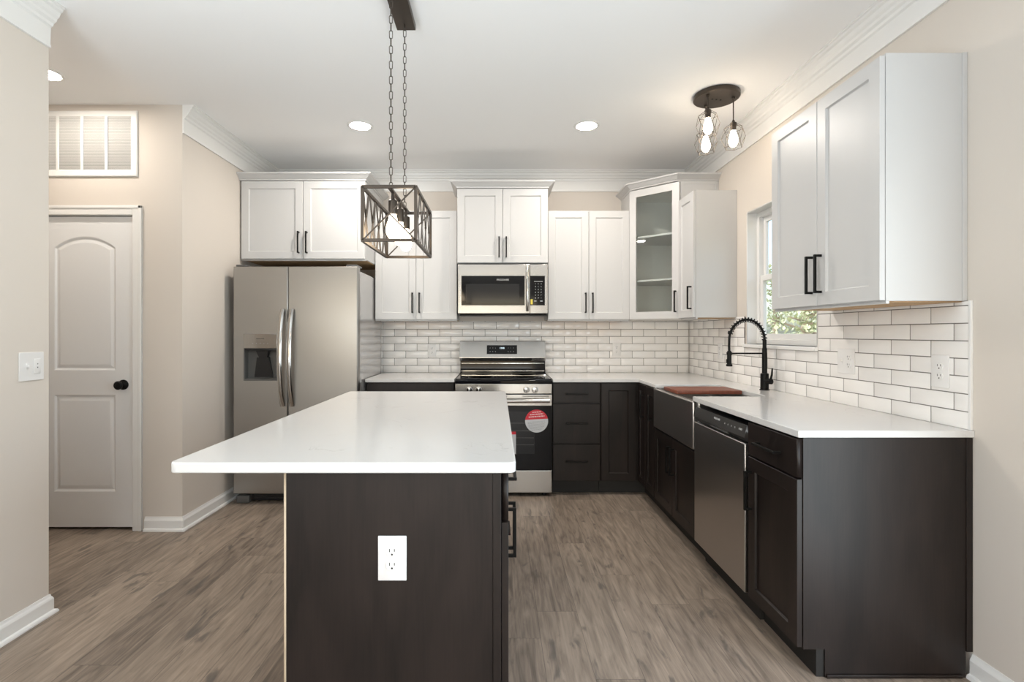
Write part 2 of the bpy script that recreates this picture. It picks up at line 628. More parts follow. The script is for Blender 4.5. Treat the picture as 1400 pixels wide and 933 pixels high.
def struct(name, mb, m, label, cat):
    o = mb.build(name, m, smooth=30)
    return tag(o, label, cat, None, 'structure')

struct('floor', MB().box(-3.7, XR + TH, YR - TH, YB + TH, -0.1, 0.0), 'floor',
       'grey brown wood plank floor running through the kitchen', 'floor')
struct('ceiling', MB().box(-3.7, XR + TH, YR - TH, YB + TH, ZC, ZC + 0.1), 'ceiling',
       'flat white ceiling above the whole kitchen', 'ceiling')
struct('wall_back', MB().box(XL - TH, XR + TH, YB, YB + TH, 0, ZC), 'wall',
       'beige wall at the far end behind range and cabinets', 'wall')
b = MB()
b.box(XR, XR + TH, YR, -0.5, 0, ZC)
b.box(XR, XR + TH, 1.3, WY0, 0, ZC)
b.box(XR, XR + TH, -0.5, 1.3, 2.05, ZC)
b.box(XR, XR + TH, WY1, YB, 0, ZC)
b.box(XR, XR + TH, WY0, WY1, 0, WZ0)
b.box(XR, XR + TH, WY0, WY1, WZ1, ZC)
struct('wall_right', b, 'wall', 'beige wall on the right with the sink window', 'wall')
struct('wall_alcove', MB().box(XL - TH, XL, YH, YB, 0, ZC), 'wall',
       'beige side wall left of the refrigerator', 'wall')
struct('wall_hall', MB().box(-3.58, -3.055, YH, YH + TH, 0, ZC).box(-2.348, XL - TH, YH, YH + TH, 0, ZC)
       .box(-3.055, -2.348, YH, YH + TH, 2.062, ZC), 'wall',
       'beige wall around the white panel door', 'wall')
b = MB()
b.box(XL - TH, XL, YR, -0.8, 0, ZC)
b.box(XL - TH, XL, 1.0, YN, 0, ZC)
b.box(XL - TH, XL, -0.8, 1.0, 0, 0.95)
b.box(XL - TH, XL, -0.8, 1.0, 2.05, ZC)
b.box(-3.58, XL - TH, YN - TH, YN, 0, ZC)
struct('wall_left', b, 'wall', 'beige wall at left edge with the light switch', 'wall')
struct('wall_passage', MB().box(-3.7, -3.58, YN - TH, YH + TH, 0, ZC), 'wall',
       'beige wall closing the side passage on the left', 'wall')
b = MB()
b.box(XL - TH, -1.6, YR - TH, YR, 0, ZC)
b.box(0.9, XR + TH, YR - TH, YR, 0, ZC)
b.box(-1.6, 0.9, YR - TH, YR, 2.1, ZC)
struct('wall_rear', b, 'wall', 'beige wall behind the viewer with assumed light opening', 'wall')

# crown moulding: profile (out from wall, down from ceiling)
CROWN = [(0, 0), (0.075, 0), (0.075, 0.008), (0.067, 0.012), (0.065, 0.022), (0.055, 0.028), (0.049, 0.045), (0.039, 0.055),
         (0.035, 0.066), (0.023, 0.074), (0.019, 0.086), (0.010, 0.092), (0.008, 0.170), (0.012, 0.173), (0.012, 0.184), (0, 0.184)]

def crown(name, p0, p1, out, m0, m1, label):
    """straight run from p0 to p1 on a wall; out = unit normal into room; m0/m1 mitre at each end (+1 shortens with depth)"""
    p0, p1, out = Vector(p0), Vector(p1), Vector(out)
    d = (p1 - p0).normalized()
    lo = []
    for end, s, k in ((p0, 1, m0), (p1, -1, m1)):
        lp = []
        for u, v in CROWN:
            p = end + out * u + d * (s * k * u)
            lp.append((p.x, p.y, ZC - v))
        lo.append(lp)
    return struct(name, MB().rings(lo), 'trim', label, 'crown moulding')

crown('trim_1', (XL, YB), (XR, YB), (0, -1), 1, 1, 'white crown moulding along the far wall above cabinets')
crown('trim_2', (XR, YB), (XR, YR), (-1, 0), 1, 1, 'white crown moulding along the right wall above window')
crown('trim_3', (XL, YH), (XL, YB), (1, 0), 0, 1, 'white crown moulding on the wall left of refrigerator')
crown('trim_4', (XL, YR), (XL, YN), (1, 0), 1, 0, 'white crown moulding at upper left above light switch wall')

BASE = [(0, 0), (0.026, 0), (0.026, 0.006), (0.022, 0.014), (0.013, 0.018), (0.013, 0.066), (0.010, 0.074), (0.006, 0.080), (0.004, 0.090), (0, 0.090)]

def baseboard(name, p0, p1, out, m0, m1, label):
    p0, p1, out = Vector(p0), Vector(p1), Vector(out)
    d = (p1 - p0).normalized()
    lo = []
    for end, s, k in ((p0, 1, m0), (p1, -1, m1)):
        lo.append([tuple((end + out * u + d * (s * k * u)).to_3d() + Vector((0, 0, v))) for u, v in BASE])
    return struct(name, MB().rings(lo), 'trim', label, 'baseboard')

baseboard('baseboard_left', (XL, YR), (XL, YN), (1, 0), 0, -1, 'white baseboard under the light switch wall')
baseboard('baseboard_hall', (-2.285, YH), (XL, YH), (0, -1), 0, -1, 'short white baseboard right of the panel door')
baseboard('baseboard_alcove', (XL, YH), (XL, YB), (1, 0), -1, 0, 'white baseboard running behind the refrigerator')
baseboard('baseboard_right', (XR, 1.3), (XR, 1.886), (-1, 0), 0, 0, 'white baseboard on right wall before the end panel')

# tiled backsplash --------------------------------------------------------
TW, THT, G = 0.2077, 0.0665, 0.0032

def tiles(n, length, z0, z1, off, holes=()):
    """tile field in local x (along the wall), facing -y, back at y=0; holes = (x0,x1,z0,z1) left free"""
    rnd = random.Random(n)
    mb = MB()
    r = 0
    z = z0
    while z < z1 - 0.004:
        zt = min(z + THT - G, z1)
        x = -TW + ((off + (TW / 2 if r % 2 else 0)) % TW)
        while x < length:
            a, c = max(x + G / 2, 0.0), min(x + TW - G / 2, length)
            segs = [(a, c, z, zt)]
            for hx0, hx1, hz0, hz1 in holes:
                new = []
                for (p, q, lo, hi) in segs:
                    if q <= hx0 or p >= hx1 or hi <= hz0 or lo >= hz1:
                        new.append((p, q, lo, hi))
                        continue
                    if p < hx0:
                        new.append((p, hx0, lo, hi))
                    if q > hx1:
                        new.append((hx1, q, lo, hi))
                    if lo < hz0:
                        new.append((max(p, hx0), min(q, hx1), lo, hz0))
                    if hi > hz1:
                        new.append((max(p, hx0), min(q, hx1), hz1, hi))
                segs = new
            for p, q, lo, hi in segs:
                if q - p > 0.006 and hi - lo > 0.003:
                    t = MB().box(p, q, -0.0085, -0.001, lo, hi, min(0.0018, (hi - lo) / 4), 2)
                    cx, cz = (p + q) / 2, (lo + hi) / 2
                    rot = (Matrix.Translation((cx, 0, cz)) @ Matrix.Rotation(rnd.uniform(-.005, .005), 4, 'Z')
                           @ Matrix.Rotation(rnd.uniform(-.009, .009), 4, 'X') @ Matrix.Translation((-cx, 0, -cz)))
                    t.xform(rot)
                    mb._merge(t.bm)
            x += TW
        z += THT
        r += 1
    return mb

root = thing('backsplash', 'white subway tile backsplash on the far wall behind the range', 'backsplash', (-1.085, YB - 0.0005, 0.9205), 0, 'tiled backsplashes', 'structure')
LB = 1.085 + XR - 0.010
tiles(3, LB, 0.0, 0.471, 0.6137 + 1.085).build('tiles', 'tile', root)
MB().box(0, LB, -0.0072, 0, 0, 0.471).build('grout', 'grout', root, 'grey grout bed')
MB().box(-0.010, -0.0005, -0.010, 0, 0, 0.4715, 0.001).build('edge_trim', 'trim', root, 'white tile edge strip')

root = thing('backsplash', 'white subway tile backsplash on the right wall beside the window', 'backsplash', (XR - 0.0005, YB - 0.012, 0.9205), R(-90), 'tiled backsplashes', 'structure')
y2l = lambda yy: (YB - 0.012) - yy
LR = y2l(1.895)
hole = ((y2l(WY1) - 0.016, y2l(WY0) + 0.016, WZ0 - 0.9205 - 0.026, 3.0),)
tiles(5, LR, 0.0, 0.480, y2l(2.06), hole).build('tiles', 'tile', root)
g = MB()
g.box(0, LR, -0.0072, 0, 0, WZ0 - 0.9205 - 0.026)
g.box(0, y2l(WY1) - 0.016, -0.0072, 0, WZ0 - 0.9205 - 0.026, 0.480)
g.box(y2l(WY0) + 0.016, LR, -0.0072, 0, WZ0 - 0.9205 - 0.026, 0.480)
g.build('grout', 'grout', root, 'grey grout bed')
MB().box(LR + 0.0005, LR + 0.011, -0.010, 0, 0, 0.482, 0.001).build('edge_trim', 'trim', root, 'white tile edge strip')

# window over the sink ------------------------------------------------------
win = thing('window_1', 'white double hung window above the sink in the right wall', 'window', (XR, WY1, WZ0), R(-90), None, 'structure')
ww, wh = WY1 - WY0, WZ1 - WZ0
b = MB()
b.box(0, 0.010, 0, TH - 0.001, 0, wh)
b.box(ww - 0.010, ww, 0, TH - 0.001, 0, wh)
b.box(0.010, ww - 0.010, 0, TH - 0.001, wh - 0.010, wh)
b.build('jamb', 'trim', win)
MB().box(-0.014, ww + 0.014, -0.026, TH - 0.001, -0.024, 0.0, 0.004, 2).build('sill', 'trim', win)
FR = 0.034
MB().frame_xz(0.010, ww - 0.010, 0.0, wh - 0.010, FR, 0.066, TH - 0.002).build('window_frame', 'trim', win)
SX0, SX1 = 0.010 + FR, ww - 0.010 - FR
ZM = wh * 0.492
up = MB().frame_xz(SX0, SX1, ZM - 0.018, wh - 0.010 - FR, 0.036, 0.096, 0.114).build('upper_sash', 'trim', win)
MB().box(SX0 + 0.034, SX1 - 0.034, 0.103, 0.106, ZM + 0.016, wh - 0.010 - FR - 0.034).build('glass', 'pane', up)
lo = MB().frame_xz(SX0, SX1, FR, ZM + 0.020, 0.038, 0.074, 0.094).build('lower_sash', 'trim', win)
MB().box(SX0 + 0.036, SX1 - 0.036, 0.083, 0.086, FR + 0.036, ZM - 0.016).build('glass', 'pane', lo)
MB().box(ww / 2 - 0.03, ww / 2 + 0.03, 0.066, 0.078, ZM + 0.016, ZM + 0.028, 0.003).build('sash_lock', 'plastic', lo)

# panel door ------------------------------------------------------------------
dr = thing('door_1', 'white two panel arch top door with black knob', 'door', (-3.055, YH, 0), 0, None, 'structure')
DW0, DW1, DH0, DH1 = 0.045, 0.690, 0.018, 2.040      # slab, local x and z
def arch_loop(x0, x1, z0, zs, rise, ins, y, n=14):
    pts = [(x0 + ins, y, z0 + ins), (x1 - ins, y, z0 + ins)]
    if rise <= 0:
        for k in range(n + 1):
            f = k / n
            pts.append((x1 - ins + (x0 - x1 + 2 * ins) * f, y, zs - ins))
        return pts
    cx, hw = (x0 + x1) / 2, (x1 - x0) / 2
    rad = (hw * hw + rise * rise) / (2 * rise)
    cz = zs + rise - rad
    rr = rad - ins
    for k in range(n + 1):
        xx = x1 - ins + (x0 - x1 + 2 * ins) * k / n
        pts.append((xx, y, cz + math.sqrt(max(rr * rr - (xx - cx) ** 2, 0))))
    return pts
PX0, PX1 = DW0 + 0.122, DW1 - 0.122
PAN = [(PX0, PX1, 1.038, 1.840, 0.072), (PX0, PX1, 0.248, 0.880, 0.0)]
YD = 0.012
bm = bmesh.new()
edges = []
outer = [bm.verts.new(p) for p in ((DW0, YD, DH0), (DW1, YD, DH0), (DW1, YD, DH1), (DW0, YD, DH1))]
for i in range(4):
    edges.append(bm.edges.new((outer[i], outer[(i + 1) % 4])))
for (a, c, z0, zs, rise) in PAN:
    vs = [bm.verts.new(p) for p in arch_loop(a, c, z0, zs, rise, 0, YD)]
    for i in range(len(vs)):
        edges.append(bm.edges.new((vs[i], vs[(i + 1) % len(vs)])))
bmesh.ops.triangle_fill(bm, use_beauty=True, use_dissolve=False, edges=edges, normal=(0, -1, 0))
b = MB()
b._merge(bm)
for (a, c, z0, zs, rise) in PAN:
    b.rings([arch_loop(a, c, z0, zs, rise, i, YD + y) for i, y in ((0, 0), (0.005, 0.002), (0.012, 0.009), (0.018, 0.010), (0.034, 0.005), (0.040, 0.0035))], False, True)
b.rings([[(DW0, y, DH0), (DW1, y, DH0), (DW1, y, DH1), (DW0, y, DH1)] for y in (YD, YD + 0.034)], False, True)
slab = b.build('door_slab', 'door', dr, smooth=20)
b = MB()
CW = 0.060
for (x0, x1, z0, z1) in ((DW0 - 0.004 - CW, DW0 - 0.004, 0, 2.048 + CW), (DW1 + 0.004, DW1 + 0.004 + CW, 0, 2.048 + CW)):
    b.box(x0, x1, -0.014, -0.0005, z0, z1, 0.003)
    left = x0 < DW0
    b.box(x0 if left else x1 - 0.020, x0 + 0.020 if left else x1, -0.019, -0.006, z0, z1, 0.003)
b.box(DW0 - 0.004, DW1 + 0.004, -0.014, -0.0005, 2.048, 2.048 + CW, 0.003)
b.box(DW0 - 0.004 - CW, DW1 + 0.004 + CW, -0.019, -0.006, 2.048 + CW - 0.020, 2.048 + CW, 0.003)
b.build('door_casing', 'trim', dr)
b = MB()
b.box(0.001, DW0 - 0.004, 0, TH, 0, 2.060)
b.box(DW1 + 0.004, 0.706, 0, TH, 0, 2.060)
b.box(DW0 - 0.004, DW1 + 0.004, 0, TH, 2.046, 2.060)
b.build('door_frame', 'trim', dr)
MB().lathe([(0.033, 0), (0.033, -0.006), (0.020, -0.012), (0.012, -0.016), (0.011, -0.030), (0.020, -0.034), (0.027, -0.042), (0.028, -0.052), (0.022, -0.060), (0.0, -0.063)],
           (DW1 - 0.070, YD, 0.945), 'Y').build('door_knob', 'black', dr, 'round black door knob')
MB().box(DW1 + 0.001, DW1 + 0.0035, -0.003, 0.03, 0.915, 0.975).build('strike_plate', 'black', dr, 'black strike plate')
MB().box(-0.3, 1.0, 0.14, 0.16, 0, 2.2).build('door_backing', 'wall', dr)  # unseen panel added to keep the space behind the door dark

# return air grille ---------------------------------------------------------------
VX0, VX1, VZ0, VZ1 = -3.045, -2.331, 2.296, 2.722
vent = thing('return_air_vent', 'white louvred return air grille above the panel door', 'vent', (VX0, YH, VZ0))
vw, vh = VX1 - VX0, VZ1 - VZ0
MB().frame_xz(0, vw, 0, vh, 0.042, -0.013, -0.001, 0.004).build('frame', 'trim', vent)
MB().box(0.03, vw - 0.03, -0.0025, -0.001, 0.03, vh - 0.03).build('backing', 'vent_shade', vent, 'sheet coloured as duct shade behind louvres')
b = MB()
nl = 34
for k in range(nl):
    z = 0.046 + (vh - 0.092) * k / (nl - 1)
    t = MB().box(0.042, vw - 0.042, -0.0065, -0.0055, -0.0042, 0.0042)
    t.xform(Matrix.Translation((0, -0.001, z)) @ Matrix.Translation((0, -0.0055, 0)) @ Matrix.Rotation(R(35), 4, 'X') @ Matrix.Translation((0, 0.0055, 0)))
    b._merge(t.bm)
b.build('louvres', 'trim', vent)
for k in range(1, 4):
    xx = vw - 0.042 - (vw - 0.084) / 4 * k
    MB().box(xx - 0.010, xx + 0.010, -0.0135, -0.010, 0.036, vh - 0.036, 0.001).build('mullion', 'trim', vent)

# ------------------------------------------------------------------ outside
tag(MB().box(XR + 0.8, 40, -20, 40, -0.7, -0.6).build('lawn', 'grass'), 'pale winter lawn outside the kitchen window', 'lawn', None, 'structure')
def shrub(label, x, y, h, r, leafmat, seed, n):
    rnd = random.Random(seed)
    t = thing('tree', label, 'tree', (x, y, -0.6), 0, 'trees outside the window')
    b = MB()
    b.tube([(0, 0, 0), (0.05, 0.02, h * .4), (0.0, -0.05, h * .92)], [0.11, 0.08, 0.02], 8)
    tips = []
    for k in range(26):
        z = h * rnd.uniform(.15, .85)
        a = rnd.uniform(0, 6.28)
        ln = r * rnd.uniform(.6, 1.0) * (1.1 - .6 * z / h)
        tip = Vector((math.cos(a) * ln, math.sin(a) * ln, z + ln * rnd.uniform(.1, .6)))
        b.tube([(0, 0, z), tip * .55 + Vector((0, 0, z * .45)), tip], [0.035, 0.022, 0.006], 5)
        tips.append((Vector((0, 0, z)), tip))
    b.build('trunk', 'bark', t)
    bm = bmesh.new()
    for k in range(n):
        p, q = rnd.choice(tips)
        c = p.lerp(q, rnd.uniform(.3, 1.08)) + Vector((rnd.gauss(0, .16), rnd.gauss(0, .16), rnd.gauss(0, .14)))
        s = rnd.uniform(.04, .085)
        m = Matrix.Rotation(rnd.uniform(0, 6.28), 3, 'Z') @ Matrix.Rotation(rnd.uniform(-1.2, 1.2), 3, 'X')
        vs = [bm.verts.new(c + m @ Vector(v) * s) for v in ((-.5, 0, 0), (0, -.8, .08), (.5, 0, 0), (0, .9, .08))]
        bm.faces.new(vs)
    f = MB()
    f._merge(bm)
    f.build('foliage', leafmat, t, smooth=0)
shrub('bushy pale tree filling the middle of the lower sash', 7.2, 12.0, 3.9, 1.25, 'leaf', 3, 3000)
shrub('grey green tree seen at left of the lower sash', 8.7, 16.0, 4.4, 1.5, 'leaf2', 5, 2600)
shrub('thin pale tree seen at right of the lower sash', 5.6, 8.7, 3.3, 1.0, 'leaf', 8, 1500)

# ------------------------------------------------------------------ cabinets
def box_cabinet(label, loc, rz, wd, dp, z0, z1, fronts, mt, group, toe=0.0, name=None, under=None, cat='cabinet', crown_on=None, fill=(0, 0)):
    """local: x along the width, fronts facing -y at y=0, z absolute.
    fronts: (kind, x0, x1, z0, z1, pull) with pull = (x, z, vertical) or None"""
    t = thing(name or ('wall_cabinet' if not toe else 'base_cabinet'), label, cat, loc, rz, group)
    b = MB()
    b.box(0.001, wd - 0.001, 0.021, dp, z0 + toe, z1, 0.001, 1)
    b.build('carcass', mt, t)
    if toe:
        MB().box(0.001, wd - 0.001, 0.075, dp - 0.05, 0.001, toe - 0.0005).build('toe_kick', 'kick', t, 'black recessed toe kick')
    if under:
        MB().box(0.012, wd - 0.012, 0.034, dp - 0.002, z0 - 0.004, z0 - 0.0002).build('underside', under, t, 'bare tan wood underside')
        MB().box(0.001, wd - 0.001, 0.0215, 0.034, z0 - 0.010, z0 - 0.0002).build('light_rail', mt, t)
    for kind, x0, x1, a, c, pull in fronts:
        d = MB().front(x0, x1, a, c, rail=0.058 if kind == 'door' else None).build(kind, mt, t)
        if pull:
            MB().pull(pull[0], pull[1], vertical=pull[2]).build('handle', 'black', d, 'matte black bar pull')
    if crown_on:
        x0, x1, sides = crown_on
        poly = [(x0, 0.0), (x1, 0.0), (x1, dp), (x0, dp)]
        lo = []
        for o, zz in ((-0.004, 0), (0.004, 0.001), (0.006, 0.010), (0.014, 0.014), (0.040, 0.036), (0.050, 0.041), (0.052, 0.052), (-0.004, 0.052)):
            q = offset_poly(poly, [o, o if sides[1] else 0, 0, o if sides[0] else 0])
            lo.append([(x, y, z1 + 0.0005 + zz) for x, y in q])
        MB().rings(lo).build('crown_moulding', mt, t)
    return t

G_UP, G_BASE = 'white wall cabinets', 'dark base cabinets'
RU = R(-90)
# uppers on the far wall
YU = 4.339
wd = 1.0
box_cabinet('wide white two door cabinet above the refrigerator', (-2.043, 4.030, 0), 0, 0.997, YB - 4.030 - 0.001, 1.868, 2.492,
            [('door', 0.012, 0.500, 1.872, 2.488, (0.500 - 0.030, 2.0, True)), ('door', 0.504, 0.992, 1.872, 2.488, (0.504 + 0.030, 2.0, True))],
            'white', G_UP, under='raw', crown_on=(0.0, 0.997, (False, True)))
wd = 0.702
box_cabinet('tall white two door cabinet between refrigerator cabinet and microwave', (-1.045, YU, 0), 0, wd, YB - YU - 0.001, 1.396, 2.330,
            [('door', 0.003, wd / 2 - .0015, 1.399, 2.327, (wd / 2 - 0.030, 1.540, True)), ('door', wd / 2 + .0015, wd - 0.003, 1.399, 2.327, (wd / 2 + 0.030, 1.540, True))],
            'white', G_UP, under='raw')
wd = 0.764
box_cabinet('short white two door cabinet directly above the microwave', (-0.338, 4.250, 0), 0, wd, YB - 4.250 - 0.001, 1.868, 2.494,
            [('door', 0.003, wd / 2 - .0015, 1.871, 2.490, (wd / 2 - 0.030, 2.0, True)), ('door', wd / 2 + .0015, wd - 0.003, 1.871, 2.490, (wd / 2 + 0.030, 2.0, True))],
            'white', G_UP, crown_on=(0.0, wd, (True, True)))
wd = 0.700
box_cabinet('tall white two door cabinet between microwave and glass corner cabinet', (0.431, YU, 0), 0, wd, YB - YU - 0.001, 1.396, 2.330,
            [('door', 0.003, wd / 2 - .0015, 1.399, 2.327, (wd / 2 - 0.030, 1.540, True)), ('door', wd / 2 + .0015, wd - 0.003, 1.399, 2.327, (wd / 2 + 0.030, 1.540, True))],
            'white', G_UP, under='raw')
# uppers on the right wall: local x runs from far to near
wd = 0.308
box_cabinet('narrow white single door cabinet left of the window', (1.440, 4.048, 0), RU, wd, XR - 1.440 - 0.001, 1.396, 2.335,
            [('door', 0.003, wd - 0.002, 1.399, 2.332, (wd - 0.034, 1.545, True))], 'white', G_UP, under='raw')
wd = 0.762
big = box_cabinet('large white two door cabinet at right with its end panel facing us', (1.440, 2.673, 0), RU, wd, XR - 1.440 - 0.001, 1.402, 2.336,
            [('door', 0.003, wd / 2 - .0015, 1.405, 2.326, (wd / 2 - 0.032, 1.545, True)), ('door', wd / 2 + .0015, wd - 0.003, 1.405, 2.326, (wd / 2 + 0.032, 1.545, True))],
            'white', G_UP, under='raw')
MB().box(wd - 0.001, wd + 0.004, XR - 1.440 - 0.018, XR - 1.440 - 0.001, 1.402, 2.336, 0.001).build('scribe_strip', 'white', big)

# diagonal corner cabinet with glass door
A, B_ = Vector((1.137, 4.350)), Vector((1.460, 4.050))
cc = thing('corner_wall_cabinet', 'tall white diagonal corner cabinet with glass door and shelves', 'cabinet', (1.137, 4.350, 0), 0, G_UP)
P = [(0, 0), (B_.x - A.x, B_.y - A.y), (XR - 0.001 - A.x, B_.y - A.y), (XR - 0.001 - A.x, YB - 0.001 - A.y), (0, YB - 0.001 - A.y)]
Z0, Z1 = 1.396, 2.494
inn = offset_poly(P, [0, -0.016, -0.012, -0.012, -0.016])
b = MB()
b.prism([P[4], P[0], inn[0], inn[4]], Z0, Z1)          # left side
b.prism([P[1], P[2], inn[2], inn[1]], Z0, Z1)          # right side, towards us
b.build('carcass', 'white', cc)
b = MB()
b.prism([P[2], P[3], inn[3], inn[2]], Z0, Z1)
b.prism([P[3], P[4], inn[4], inn[3]], Z0, Z1)
b.build('back_panel', 'inner', cc)
sh = offset_poly(P, [-0.001, -0.0165, -0.0125, -0.0125, -0.0165])
MB().prism(sh, Z0, Z0 + 0.016).build('bottom_panel', 'inner', cc)
MB().prism(sh, Z1 - 0.016, Z1).build('top_panel', 'inner', cc)
shf = offset_poly(P, [-0.022, -0.0165, -0.0125, -0.0125, -0.0165])
for zz in (1.715, 2.085):
    MB().prism(shf, zz, zz + 0.016, 0.001, 1).build('shelf', 'white', cc)
dv = (B_ - A)
dl = dv.length
ang = math.atan2(dv.y, dv.x)
dm = Matrix.Rotation(ang, 4, 'Z')
d = MB().frame_xz(0.003, dl - 0.003, Z0 + 0.003, Z1 - 0.006, 0.060, -0.020, -0.001).xform(dm).build('door', 'white', cc)
MB().box(0.055, dl - 0.055, -0.010, -0.007, Z0 + 0.055, Z1 - 0.058).xform(dm).build('glass', 'pane', d, 'clear glass door pane')
MB().pull(dl - 0.031, 1.535, -0.020).xform(dm).build('handle', 'black', d, 'matte black bar pull')
lo = []
for o, zz in ((-0.004, 0), (0.004, 0.001), (0.006, 0.010), (0.014, 0.014), (0.040, 0.036), (0.050, 0.041), (0.052, 0.052), (-0.004, 0.052)):
    q = offset_poly(P, [o + 0.018, o, 0, 0, o])
    lo.append([(x, y, Z1 + 0.0005 + zz) for x, y in q])
MB().rings(lo).build('crown_moulding', 'white', cc)
b = MB().frame_xz(0.328, 0.620, 2.352, Z1 - 0.004, 0.020, B_.y - A.y - 0.003, B_.y - A.y - 0.0003)
b.build('panel_moulding', 'white', cc)

# base cabinets on the far wall
YF = 4.016
ZT = 0.892
box_cabinet('dark base cabinet between refrigerator and range', (-1.034, YF, 0), 0, 0.694, YB - YF - 0.001, 0, ZT,
            [('drawer', 0.004, 0.690, 0.732, 0.886, (0.347, 0.805, False)), ('door', 0.004, 0.345, 0.114, 0.724, (0.313, 0.60, True)), ('door', 0.349, 0.690, 0.114, 0.724, (0.381, 0.60, True))],
            'dark', G_BASE, toe=0.108)
wd = 0.378
box_cabinet('dark three drawer base cabinet right of the range', (0.437, YF, 0), 0, wd, YB - YF - 0.001, 0, ZT,
            [('drawer', 0.004, wd - 0.004, 0.732, 0.886, (wd / 2, 0.802, False)), ('drawer', 0.004, wd - 0.004, 0.413, 0.720, (wd / 2, 0.569, False)),
             ('drawer', 0.004, wd - 0.004, 0.114, 0.402, (wd / 2, 0.268, False))], 'dark', G_BASE, toe=0.108)
# L shaped corner unit
cb = thing('corner_base_cabinet', 'dark corner base cabinet with doors meeting in the inner corner', 'cabinet', (0.816, YF, 0), 0, G_BASE)
XF = 1.112
ox, oy = 0.816, YF
q = lambda pts: [(x - ox, y - oy) for x, y in pts]
MB().prism(q([(0.817, YB - 0.001), (0.817, YF + 0.021), (XF + 0.021, YF + 0.021), (XF + 0.021, 3.824), (XR - 0.001, 3.824), (XR - 0.001, YB - 0.001)]), 0.108, ZT, 0.001, 1).build('carcass', 'dark', cb)
MB().prism(q([(0.817, YB - 0.05), (0.817, YF + 0.075), (XF + 0.075, YF + 0.075), (XF + 0.075, 3.824), (XR - 0.05, 3.824), (XR - 0.05, YB - 0.05)]), 0.001, 0.1075).build('toe_kick', 'kick', cb, 'black recessed toe kick')
MB().front(0.006, XF - 0.018 - ox, 0.114, 0.886, rail=0.058).build('door', 'dark', cb)
mr = Matrix.Translation((XF - ox, 0, 0)) @ Matrix.Rotation(R(-90), 4, 'Z')
d = MB().front(0.002, YF - 3.828, 0.114, 0.886, rail=0.050).xform(mr).build('door', 'dark', cb)
MB().pull(YF - 3.862, 0.728).xform(mr).build('handle', 'black', d, 'matte black bar pull')

# base run on the right wall (local x from far to near)
DPR = XR - XF - 0.001
wd = 0.218
box_cabinet('narrow dark base cabinet left of the sink', (XF, 3.822, 0), RU, wd, DPR, 0, ZT,
            [('door', 0.003, wd - 0.003, 0.114, 0.886, (wd - 0.048, 0.738, True))], 'dark', G_BASE, toe=0.108)
wd = 0.734
box_cabinet('dark two door base cabinet under the steel apron sink', (XF, 3.602, 0), RU, wd, DPR, 0, 0.615,
            [('door', 0.003, wd / 2 - .0015, 0.114, 0.608, (wd / 2 - 0.032, 0.468, True)), ('door', wd / 2 + .0015, wd - 0.003, 0.114, 0.608, (wd / 2 + 0.032, 0.468, True))],
            'dark', G_BASE, toe=0.108)
wd = 0.368
endc = box_cabinet('dark base cabinet at near end right of the dishwasher with end panel', (XF, 2.260, 0), RU, wd, DPR - 0.001, 0, ZT,
            [('drawer', 0.004, wd + 0.004, 0.744, 0.886, (wd / 2, 0.812, False)), ('door', 0.004, wd + 0.004, 0.114, 0.736, (0.036, 0.592, True))],
            'dark', G_BASE, toe=0.108)
b = MB()
PW = DPR - 0.001
pts = [(0.030, 0.106), (0.104, 0.106), (0.104, 0.0015), (PW - 0.024, 0.0015), (PW - 0.024, ZT), (0.030, ZT)]
b.rings([[(wd + 0.001, y, z) for y, z in pts], [(wd + 0.005, y, z) for y, z in pts]])
b.build('end_panel', 'dark', endc)
MB().box(wd + 0.001, wd + 0.006, 0.0225, 0.0395, 0.106, ZT, 0.0008).build('face_frame_edge', 'dark', endc)
MB().box(wd + 0.001, wd + 0.0085, PW - 0.024, PW - 0.001, 0.098, ZT, 0.001).build('scribe_strip', 'dark', endc)
MB().box(wd + 0.0055, wd + 0.0115, 0.108, PW - 0.040, 0.001, 0.014, 0.002).build('shoe_strip', 'dark', endc)

# worktops ----------------------------------------------------------------------
MB().box(-1.040, -0.3385, 3.997, YB - 0.0005, 0.894, 0.920, 0.0025).build('worktop', 'quartz')
tag(bpy.data.objects['worktop'], 'short white quartz worktop between refrigerator and range', 'worktop', 'white quartz worktops')
r = 0.05
arc = lambda cx, cy_, a0, a1: [(cx + r * math.cos(R(a0 + (a1 - a0) * k / 6)), cy_ + r * math.sin(R(a0 + (a1 - a0) * k / 6))) for k in range(7)]
SK0, SK1, SKX = 2.896, 3.578, 1.545
poly = [(0.4365, YB - 0.0005), (0.4365, 3.997), (XF, 3.997), (XF, SK1)] + arc(SKX - r, SK1 - r, 90, 0) + arc(SKX - r, SK0 + r, 0, -90) + [(XF, SK0), (XF, 1.878), (XR - 0.0005, 1.878), (XR - 0.0005, YB - 0.0005)]
wt = MB().prism(poly, 0.894, 0.920, 0.0025).build('worktop', 'quartz')
tag(wt, 'long white quartz worktop turning the corner around the sink', 'worktop', 'white quartz worktops')

